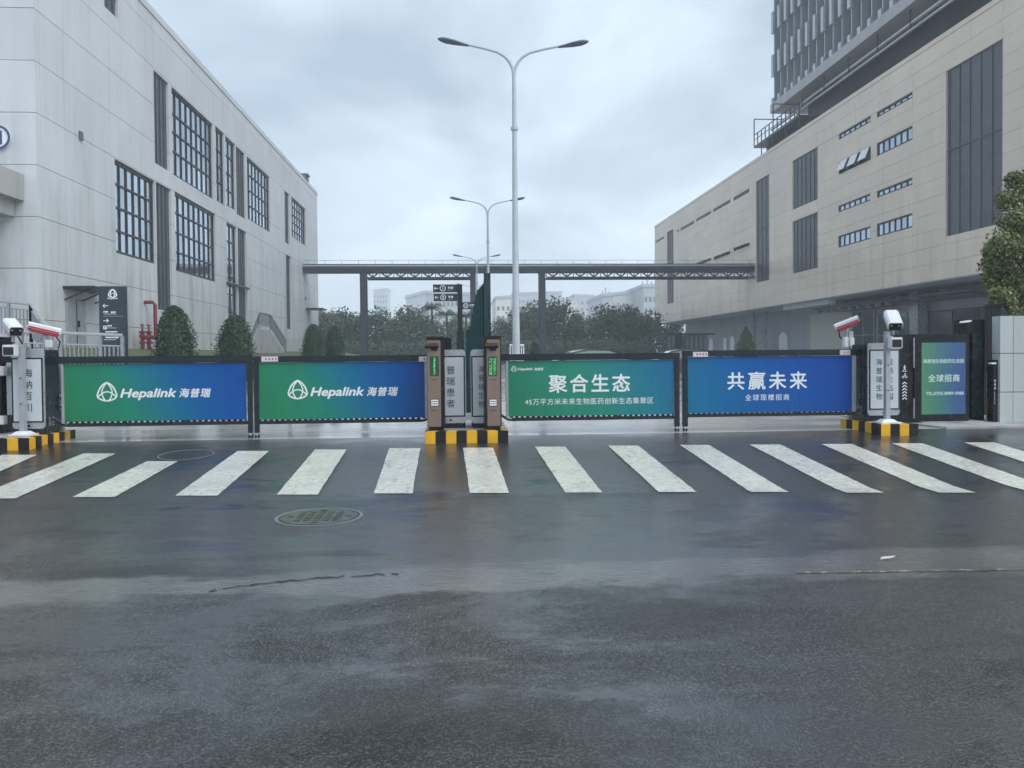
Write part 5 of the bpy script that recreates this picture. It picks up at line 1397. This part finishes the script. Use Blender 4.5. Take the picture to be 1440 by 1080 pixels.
# ---- number plate cameras
def rotm(yaw, pitch): return Matrix.Rotation(yaw, 3, 'Z') @ Matrix.Rotation(pitch, 3, 'X')
def plate_camera(c, yaw, pitch, label, L_=.40, W_=.165, H_=.13, red=False, roll=0.0):
    """lens looks along local -Y; yaw turns it about Z, pitch > 0 tips the lens down"""
    t = thing('plate_camera', c, label, 'camera', 'cameras reading number plates at the gates')
    M = Matrix.Rotation(yaw, 3, 'Z') @ Matrix.Rotation(pitch, 3, 'X') @ Matrix.Rotation(roll, 3, 'Y')
    def T(x, y, z): return Vector(c) + M @ Vector((x, y, z))
    def tb(mb, x0, x1, y0, y1, z0, z1): mb.hexa([T(x0, y0, z0), T(x1, y0, z0), T(x1, y1, z0), T(x0, y1, z0), T(x0, y0, z1), T(x1, y0, z1), T(x1, y1, z1), T(x0, y1, z1)])
    mb = MB(); tb(mb, -W_ / 2, W_ / 2, -L_ * .44, L_ * .46, -H_ / 2, H_ / 2); mb.build('housing', 'camera_red' if red else 'galvanised', t, .014)
    mb = MB(); w2 = W_ / 2 + .012
    prof = [(-w2, -H_ * .12), (-w2, H_ * .42), (-w2 + .03, H_ / 2 + .018), (w2 - .03, H_ / 2 + .018), (w2, H_ * .42), (w2, -H_ * .12), (w2 - .006, -H_ * .12), (w2 - .006, H_ * .40), (w2 - .034, H_ / 2 + .008), (-w2 + .034, H_ / 2 + .008), (-w2 + .006, H_ * .40), (-w2 + .006, -H_ * .12)]
    mb.prism(prof, lambda u, v, w: T(u, w, v), -L_ * .52, L_ * .48); mb.build('sun_hood', 'white_plastic', t)
    if red:
        mb = MB(); tb(mb, -w2 - .003, -w2 + .0015, -L_ * .5, L_ * .44, -H_ * .08, H_ * .12); tb(mb, w2 - .0015, w2 + .003, -L_ * .5, L_ * .44, -H_ * .08, H_ * .12); mb.build('red_stripe', 'camera_red', t)
    mb = MB(); tb(mb, -W_ / 2 + .012, W_ / 2 - .012, -L_ * .445, -L_ * .44 - .001, -H_ / 2 + .012, H_ / 2 - .012); fc = mb.build('front_glass', 'camera_red' if red else 'lens_glass', t)
    mb = MB(); mb.tube([T(0, -L_ * .465, 0), T(0, -L_ * .446, 0)], .034, 16); mb.build('lens', 'lens_glass', fc)
    for s in (-1, 1):
        mb = MB(); mb.tube([T(s * .052, -L_ * .458, .022), T(s * .052, -L_ * .446, .022)], .013, 10); mb.build('infrared_lamp', 'led_red' if red else 'silver', fc)
    mb = MB(); mb.tube([Vector(c) + Vector((0, 0, -H_ / 2 - .14)), Vector(c) + Vector((0, 0, -H_ * .4))], .022, 10); mb.tube([Vector(c) + Vector((0, 0, -H_ / 2 - .06)), T(0, .03, -H_ / 2 + .01)], .03, 10); mb.build('bracket', 'galvanised', t)
    mb = MB(); q = T(.03, L_ * .40, -H_ / 2); e0 = Vector(c) + Vector((.05, .08, -.32))
    mb.tube([q, q + Vector((.03, .05, -.08)), (q + e0) / 2 + Vector((.06, .05, -.06)), e0], .011, 7); mb.build('cable', 'rubber', t, smooth=True)
    return t
def camera_pole(px, yt, yb, Y, zb, label, wd=.075, lamp=None):
    (x, zt) = gp(px, yt, Y)
    t = thing('camera_pole', (x, Y, zb), label, 'pole', 'square poles carrying the gate cameras')
    mb = MB(); mb.box(x - wd / 2, x + wd / 2, Y - wd / 2, Y + wd / 2, zb + .05, zt); mb.build('post', 'galvanised', t, .006)
    mb = MB(); mb.prism(rrect(x - .17, x + .17, Y - .13, Y + .13, .03), lambda u, v, w: Vector((u, v, w)), zb, zb + .022)
    mb.hexa([(x - .13, Y - .10, zb + .022), (x + .13, Y - .10, zb + .022), (x + .13, Y + .10, zb + .022), (x - .13, Y + .10, zb + .022), (x - .07, Y - .06, zb + .065), (x + .07, Y - .06, zb + .065), (x + .07, Y + .06, zb + .065), (x - .07, Y + .06, zb + .065)]); mb.build('base_plate', 'white_plastic', t)
    for py in ((yt + yb) / 2 - 16, (yt + yb) / 2 + 20):
        z = gp(px, py, Y)[1]; mb = MB(); mb.tube([(x - .004, Y - wd / 2 - .004, z), (x - .004, Y - wd / 2 + .001, z)], .011, 10); mb.build('plug_hole', 'rubber', t)
    if lamp:
        x0, x1, y0, y1, s = lamp; (a, z1) = gp(x0, y0, Y - .08); (b, z0) = gp(x1, y1, Y - .08)
        mb = MB(); mb.box(a, b, Y - .16, Y - .05, z0, z1); lm = mb.build('flood_lamp', 'white_plastic', t, .01)
        m2 = MB(); m2.box(a + .02, b - .02, Y - .166, Y - .161, z0 + .02, z1 - .035); m2.build('lamp_glass', 'lens_glass', lm)
        m2 = MB(); m2.box(min(x, (a + b) / 2), max(x, (a + b) / 2), Y - .05, Y - .03, z1 - .03, z1 + .02); m2.build('lamp_bracket', 'galvanised', lm)
    return t
Yp = 11.72
camera_pole(1247.3, 466, 592, Yp, zt_r, 'grey square pole in front of the right light box, carrying a white camera', .078, (1249, 1265.5, 474.5, 490, 1))
x, z = gp(1254, 451.5, Yp); plate_camera((x + .03, Yp + .02, z), R(-18), R(33), 'white camera with open dark lens face, on the pole before the right light box', .40, .19, .15)
camera_pole(30.3, 484, 612, pl1.y + .42, zt_l, 'grey square pole in front of the left light box, carrying a white camera', .078, (7, 25.5, 485, 501, -1))
x, z = gp(17, 461, pl1.y + .42); plate_camera((x, pl1.y + .44, z), R(42), R(20), 'white camera pointing down to the right at the left frame edge', .42, .17, .14)
# small red-lit cameras behind the gates
def short_post(px, yt, Y, label, boxes=()):
    (x, zt) = gp(px, yt, Y); t = thing('camera_pole', (x, Y, ZG), label, 'pole', 'square poles carrying the gate cameras')
    mb = MB(); mb.box(x - .04, x + .04, Y - .04, Y + .04, ZG, zt); mb.build('post', 'galvanised', t, .006)
    for (x0, x1, y0, y1) in boxes:
        (a, z1) = gp(x0, y0, Y - .05); (b, z0) = gp(x1, y1, Y - .05); mb = MB(); mb.box(a, b, Y - .12, Y - .041, z0, z1); mb.build('junction_box', 'white_plastic', t, .008)
    return t
short_post(1195.5, 466, 12.75, 'short pole behind the last gate carrying a red and white camera', ((1184.5, 1190.5, 474, 488.5), (1192.5, 1199, 475, 488)))
x, z = gp(1191, 456.5, 12.75); plate_camera((x, 12.75, z), R(62), R(-22), 'white and red camera over the right end of the last gate', .40, .16, .13, True)
short_post(75.5, 478, 12.75, 'short pole behind the first gate carrying a red and white camera', ((66, 74, 478, 489),))
x, z = gp(62, 464.5, 12.75); plate_camera((x, 12.75, z), R(-56), R(-14), 'white and red camera over the left end of the first gate', .46, .17, .13, True)
# small posts seen in the hinge gaps
for (px, lab) in ((86, 'thin white post with a small intercom in the gap beside the first gate'), (1203.5, 'thin grey post with small boxes in the gap at the last gate')):
    t = thing('intercom_post', (gp(px, 540, 12.6)[0], 12.6, ZG), lab, 'post')
    x = gp(px, 540, 12.6)[0]; mb = MB(); mb.box(x - .035, x + .035, 12.57, 12.63, ZG, 1.45); mb.build('post', 'galvanised', t)
    for y0, y1 in ((555, 566), (568, 577)):
        (a, z1) = gp(px - 3.5, y0, 12.5); (b, z0) = gp(px + 4, y1, 12.5); mb = MB(); mb.box(a, b, 12.5, 12.568, z0, z1); bx = mb.build('intercom', 'white_plastic', t, .006)
        m2 = MB(); m2.box(a + .02, b - .02, 12.496, 12.499, z0 + .03, z1 - .03); m2.build('grille', 'rubber', bx)
# cabinet at the very left edge
YE = 12.35; (a, zt_) = gp(-45, 474, YE); (b, z0) = gp(3, 600, YE)
t = thing('barrier_cabinet', ((a + b) / 2, YE, zt_l), 'black barrier cabinet with grey side panel cut by the left frame edge', 'cabinet')
mb = MB(); mb.box(a, b, YE, YE + .4, zt_l, zt_); mb.build('housing', 'gate_black', t, .01)
(c_, z1) = gp(5.5, 510, YE); (d_, z2) = gp(15.5, 584, YE); mb = MB(); mb.box(c_, d_, YE + .05, YE + .35, z2, z1); mb.build('side_panel', 'silver', t, .006)
for y0, y1 in ((515, 528.5), (585, 597)):
    (c_, z1) = gp(-12, y0, YE - .1); (d_, z2) = gp(6, y1, YE - .1); mb = MB(); mb.box(c_, d_, YE - .12, YE - .01, z2, z1); mb.build('arm_bracket', 'white_plastic', t, .008)

# ---- pedestrian gate with screen at the right
YW = 12.9
def wp(px, py, Y=YW): return gp(px, py, Y)
(a, zt_) = wp(1268, 470); b = wp(1284, 470)[0]; zb_ = wp(1300, 592.5)[1]
pn = thing('passage_panel', ((a + b) / 2, YW, ZG), 'narrow black panel with walker and cyclist signs and upward chevrons', 'panel')
mb = MB(); mb.box(wp(1262, 480)[0], b - .003, YW, YW + .16, ZG, zt_); mb.build('panel', 'gate_black', pn, .006)
PWn = PY(YW); k = YW / F_PX
for i in range(6):
    u, v = wp(1272, 538.5 + i * 4.35); mb = MB(); mb.strip([(u - 3.4 * k, v - 1.5 * k), (u, v + 1.2 * k), (u + 3.4 * k, v - 1.5 * k)], 1.5 * k, PWn, .001, .003); mb.build('chevron', 'print_white', pn)
u, v = wp(1272, 518)
mb = MB(); mb.tube([PWn(u + .1 * k, v + 3.9 * k, .001), PWn(u + .1 * k, v + 3.9 * k, .003)], 1.0 * k, 12)
mb.strip([(u, v + 2.8 * k), (u - .1 * k, v - .2 * k)], 1.7 * k, PWn, .001, .003)
mb.strip([(u - .1 * k, v - .1 * k), (u + 1.3 * k, v - 1.8 * k), (u + 1.6 * k, v - 3.8 * k)], .9 * k, PWn, .001, .0031)
mb.strip([(u - .1 * k, v - .1 * k), (u - .9 * k, v - 2.0 * k), (u - 2.4 * k, v - 3.6 * k)], .9 * k, PWn, .001, .0032)
mb.strip([(u, v + 2.5 * k), (u + 2.0 * k, v + 1.0 * k)], .7 * k, PWn, .001, .0033); mb.strip([(u, v + 2.5 * k), (u - 2.0 * k, v + .8 * k)], .7 * k, PWn, .001, .0034)
mb.strip([(u - 4 * k, v - 4.4 * k), (u + 4 * k, v - 4.4 * k)], .6 * k, PWn, .001, .003)
mb.build('walker_sign', 'print_white', pn)
u, v = wp(1272, 529)
mb = MB()
for s in (-1, 1): mb.strip([(u + s * 2.3 * k + 1.5 * k * math.cos(q), v - 1.2 * k + 1.5 * k * math.sin(q)) for q in [2 * math.pi * i / 14 for i in range(14)]], .6 * k, PWn, .001, .003, True)
mb.strip([(u - 2.3 * k, v - 1.2 * k), (u - .3 * k, v + .6 * k), (u + 1.5 * k, v + .4 * k), (u + 2.3 * k, v - 1.2 * k)], .7 * k, PWn, .001, .0031)
mb.strip([(u - .4 * k, v + .7 * k), (u + .7 * k, v + 2.6 * k), (u + 1.8 * k, v + 1.2 * k)], 1.0 * k, PWn, .001, .0032)
mb.tube([PWn(u + .9 * k, v + 3.9 * k, .001), PWn(u + .9 * k, v + 3.9 * k, .003)], .9 * k, 12); mb.build('cyclist_sign', 'print_white', pn)

sg_ = thing('screen_gate', (wp(1322, 540)[0], YW, ZG), 'black sliding gate box with a lit green to blue advertising screen', 'gate')
a = wp(1284.5, 470)[0]; b = wp(1362, 470)[0]
mb = MB(); mb.box(a, b, YW - .02, YW + .20, zb_, zt_ - .002); mb.build('housing', 'gate_black', sg_, .008)
(u0, v1) = wp(1296, 482, YW - .02); (u1, v0) = wp(1357.5, 582, YW - .02)
YL_ = YW - .024
mb = MB(); mb.box(u0, u1, YL_, YW - .0205, v0, v1); lcd = mb.build('screen', 'lcd_ad', sg_)
ptext('海普瑞生物医药生态园', 'lettering', 'lcd_text', lcd, YL_, 1298.5, 1354.5, 504.8, 510.6, .012)
ptext('全球招商', 'lettering', 'lcd_text', lcd, YL_, 1304, 1350.5, 526.5, 536.8, .018)
ptext('TEL:0755-8989 0988', 'lettering', 'lcd_text', lcd, YL_, 1302, 1355, 550.8, 555.2, .018, 0, False)
for px in (1282.8,):
    (x, z1) = wp(px, 475); z2 = wp(px, 505)[1]
    mb = MB(); mb.tube([(x, YW - .05, z1), (x, YW - .05, z2 - .15)], .012, 8); mb.tube([(x, YW - .05, wp(px, 560)[1]), (x, YW - .05, wp(px, 588)[1])], .012, 8); mb.build('handle_bar', 'silver', sg_)
mb = MB(); mb.box(a + .1, wp(1378, 590)[0], YW - .1, YW + .4, ZG + .02, zb_ - .003); mb.build('sill', 'concrete_wall', sg_)
m2 = MB()
for i in range(4): x = a + .1 + i * .22; m2.tube([(x, YW + .09, ZG + .05), (x, YW + .11, ZG + .05)], .03, 8)
(a, zt_) = wp(1357, 449.5, 13.1); b = wp(1386, 449.5, 13.1)[0]
gc = thing('gate_column', ((a + b) / 2, 13.1, ZG), 'tall black gate column with a small white lamp on its corner', 'column')
mb = MB(); mb.box(a + .05, b, 13.12, 13.5, ZG, zt_); mb.build('shaft', 'gate_black', gc, .008)
mb = MB(); mb.box(a + .12, b - .08, 13.07, 13.118, ZG + .1, wp(1370, 468, 13.1)[1]); mb.build('cover', 'navy_cabinet', gc, .006)
mb = MB(); (x, z) = wp(1359, 451.5, 13.0); mb.hexa([(x - .06, 12.95, z - .03), (x + .05, 12.95, z - .015), (x + .05, 13.11, z - .015), (x - .06, 13.11, z - .03), (x - .04, 12.95, z), (x + .07, 12.95, z + .015), (x + .07, 13.11, z + .015), (x - .04, 13.11, z)]); mb.build('lamp', 'print_white', gc)
# card reader post and yellow rack
(a, zt_) = wp(1396.5, 506, 12.8); b = wp(1407.5, 506, 12.8)[0]
cp_ = thing('card_post', ((a + b) / 2, 12.8, ZG), 'short black post with a white vertical notice between the gate column and the white pillar', 'post')
mb = MB(); mb.box(a, b, 12.8, 12.95, ZG, zt_); mb.build('post', 'gate_black', cp_, .006)
mb = MB(); (x, z) = wp(1397, 511, 12.75); mb.box(x - .06, x + .03, 12.72, 12.795, z - .012, z + .015); mb.build('reader', 'print_white', cp_)
m2 = MB(); random.seed(4)
for (y0, n, h) in ((537, 3, 4.2), (552.5, 6, 2.2)):
    for i in range(n):
        (u, v) = wp(1398.2, y0 + i * (h + .9), 12.8); kk = 12.8 / F_PX; w_ = 2.4 if h > 3 else 1.2
        m2.prism([(u, v), (u + w_ * kk, v), (u + w_ * kk, v + h * .30 * kk), (u, v + h * .30 * kk)], PY(12.8), .001, .002); m2.prism([(u + .4 * kk, v + h * .4 * kk), (u + w_ * .8 * kk, v + h * .4 * kk), (u + w_ * .8 * kk, v + h * .8 * kk), (u + .3 * kk, v + h * .8 * kk)], PY(12.8), .001, .002)
tag(m2.build('small_print', 'print_white', cp_), kind='stuff')
yr = thing('yellow_rack', (wp(1391, 580, 13.3)[0], 13.3, ZG), 'worn yellow wire rack in the dark gap beside the black gate column', 'rack')
for i in range(4):
    (x, z) = wp(1387.5 + i * 2.4, 561, 13.3); mb = MB(); mb.box(x - .007, x + .007, 13.29, 13.31, ZG, z); mb.build('bar', 'hazard_yellow', yr)
for py in (563, 580, 596):
    (x, z) = wp(1387, py, 13.32); x2 = wp(1396, py, 13.32)[0]; mb = MB(); mb.box(x, x2, 13.312, 13.328, z - .008, z + .008); mb.build('crossbar', 'hazard_yellow', yr)
# iron fence bars in that gap, dark wall behind
fn = thing('iron_fence', (wp(1391, 500, 14.2)[0], 14.2, ZG), 'dark upright fence bars in the gap left of the white pillar', 'fence')
for i in range(8):
    (x, z) = wp(1386 + i * 2.9, 428, 14.2); mb = MB(); mb.box(x - .012, x + .012, 14.19, 14.21, ZG, z); mb.build('bar', 'gate_black', fn)
for py in (432, 520, 592):
    (x, z) = wp(1384, py, 14.22); x2 = wp(1410, py, 14.22)[0]; mb = MB(); mb.box(x, x2, 14.212, 14.232, z - .015, z + .015); mb.build('crossbar', 'gate_black', fn)
# white tiled pillar
YV = 12.75; (a, zt_) = wp(1406.5, 444, YV); b = wp(1520, 444, YV)[0]
wpil = thing('tiled_pillar', ((a + b) / 2, YV, ZG), 'pale tiled boundary pillar at the right frame edge under the tree', 'pillar')
mb = MB(); mb.box(a + .03, b - .03, YV + .03, YV + .20, ZG - .05, zt_ - .01); mb.build('core', 'joint_dark', wpil)
zs_ = [ZG, wp(1410, 551.5, YV)[1], wp(1410, 497, YV)[1], zt_]; xs_ = [a, wp(1425, 500, YV)[0], wp(1472, 500, YV)[0], b]
for i in range(3):
    for j in range(3):
        mb = MB(); mb.box(xs_[i] + .002, xs_[i + 1] - .002, YV + (0 if i else .002), YV + .029, zs_[j] + .005, zs_[j + 1] - .005); mb.build('tile', 'tile_white', wpil, .003)
for j in range(3):
    mb = MB(); mb.box(a - .004, a + .026, YV + .032, YV + .20, zs_[j] + .005, zs_[j + 1] - .005); mb.build('tile', 'tile_white', wpil, .003)
# tree over the pillar
random.seed(77)
YTn = 15.2; c = on_y(1452, 330, YTn)
tn = thing('garden_tree', (c.x + .1, YTn, ZG), 'leafy tree with hanging twigs over the white pillar at the right edge', 'tree')
cl = []
for (px, py, r_) in ((1440, 262, .34), (1418, 282, .22), (1428, 312, .30), (1462, 300, .5), (1412, 345, .30), (1402, 372, .28), (1396, 352, .16), (1436, 350, .42), (1470, 360, .6), (1404, 395, .26), (1424, 398, .34), (1452, 400, .45), (1412, 418, .20), (1436, 428, .28), (1470, 430, .5), (1500, 380, .6), (1500, 300, .6), (1425, 250, .12)):
    q = on_y(px, py, YTn + random.uniform(-.5, .5)); cl.append((q, r_))
vs_l = crown_sampler(cl)
base_loc = Vector(tn.location)
m = leaf_mesh('crown', 26000, lambda: (lambda pr: (pr[0] - base_loc, pr[1]))(vs_l()), .074, 'leaf_near', None, .8)
co = bpy.data.objects.new('crown', m); COL.objects.link(co); co.parent = tn
tr = MB(); X0 = base_loc.x
tr.tube([(X0, YTn, ZG - .1), (X0 + .08, YTn, 1.6), (X0 - .05, YTn, 2.6), (X0, YTn, 3.6)], [.11, .09, .07, .03], 9)
for q, r_ in cl: tr.tube([(X0 - .02, YTn, min(q.z - .1, 2.2 + (q.z - 2) * .5)), tuple((q + Vector((X0, YTn, q.z))) / 2 + Vector((0, 0, .06))), tuple(q)], [.035, .022, .008], 6)
tr.build('trunk', 'bark', tn)
# trailing sprigs below the crown
for k, (px, y0, y1) in enumerate(((1421, 425, 458), (1433, 432, 470), (1396, 405, 440), (1400, 420, 455))):
    a, b = on_y(px, y0, YTn - .4), on_y(px + 1.5, y1, YTn - .4)
    def smp(a=a, b=b):
        t_ = random.random(); q = a.lerp(b, t_); return q + Vector((random.gauss(0, .05 * (1.2 - t_)), random.gauss(0, .05), 0)) - base_loc, Vector((0, -1, .2))
    m = leaf_mesh('sprig', 170, smp, .075, 'leaf_near', None, 1.5); o = bpy.data.objects.new('sprig', m); COL.objects.link(o); o.parent = tn

# ================================================================== RAIN HAZE
HAZE = 0.0016
mb = MB(); mb.box(-700, 700, -62, 1000, -1.1, 78)
hz_m = bpy.data.materials.new('haze'); hz_m.use_nodes = True; ht = hz_m.node_tree; ht.nodes.clear()
ho = ht.nodes.new('ShaderNodeOutputMaterial'); hv = ht.nodes.new('ShaderNodeVolumePrincipled')
hv.inputs['Color'].default_value = (0.90, 0.95, 1.0, 1); hv.inputs['Density'].default_value = HAZE; hv.inputs['Anisotropy'].default_value = 0.2
ht.links.new(hv.outputs[0], ho.inputs['Volume']); MATS['haze'] = hz_m
hzo = mb.build('haze', 'haze'); tag(hzo, 'thin grey rain mist hanging over the whole site', kind='stuff')
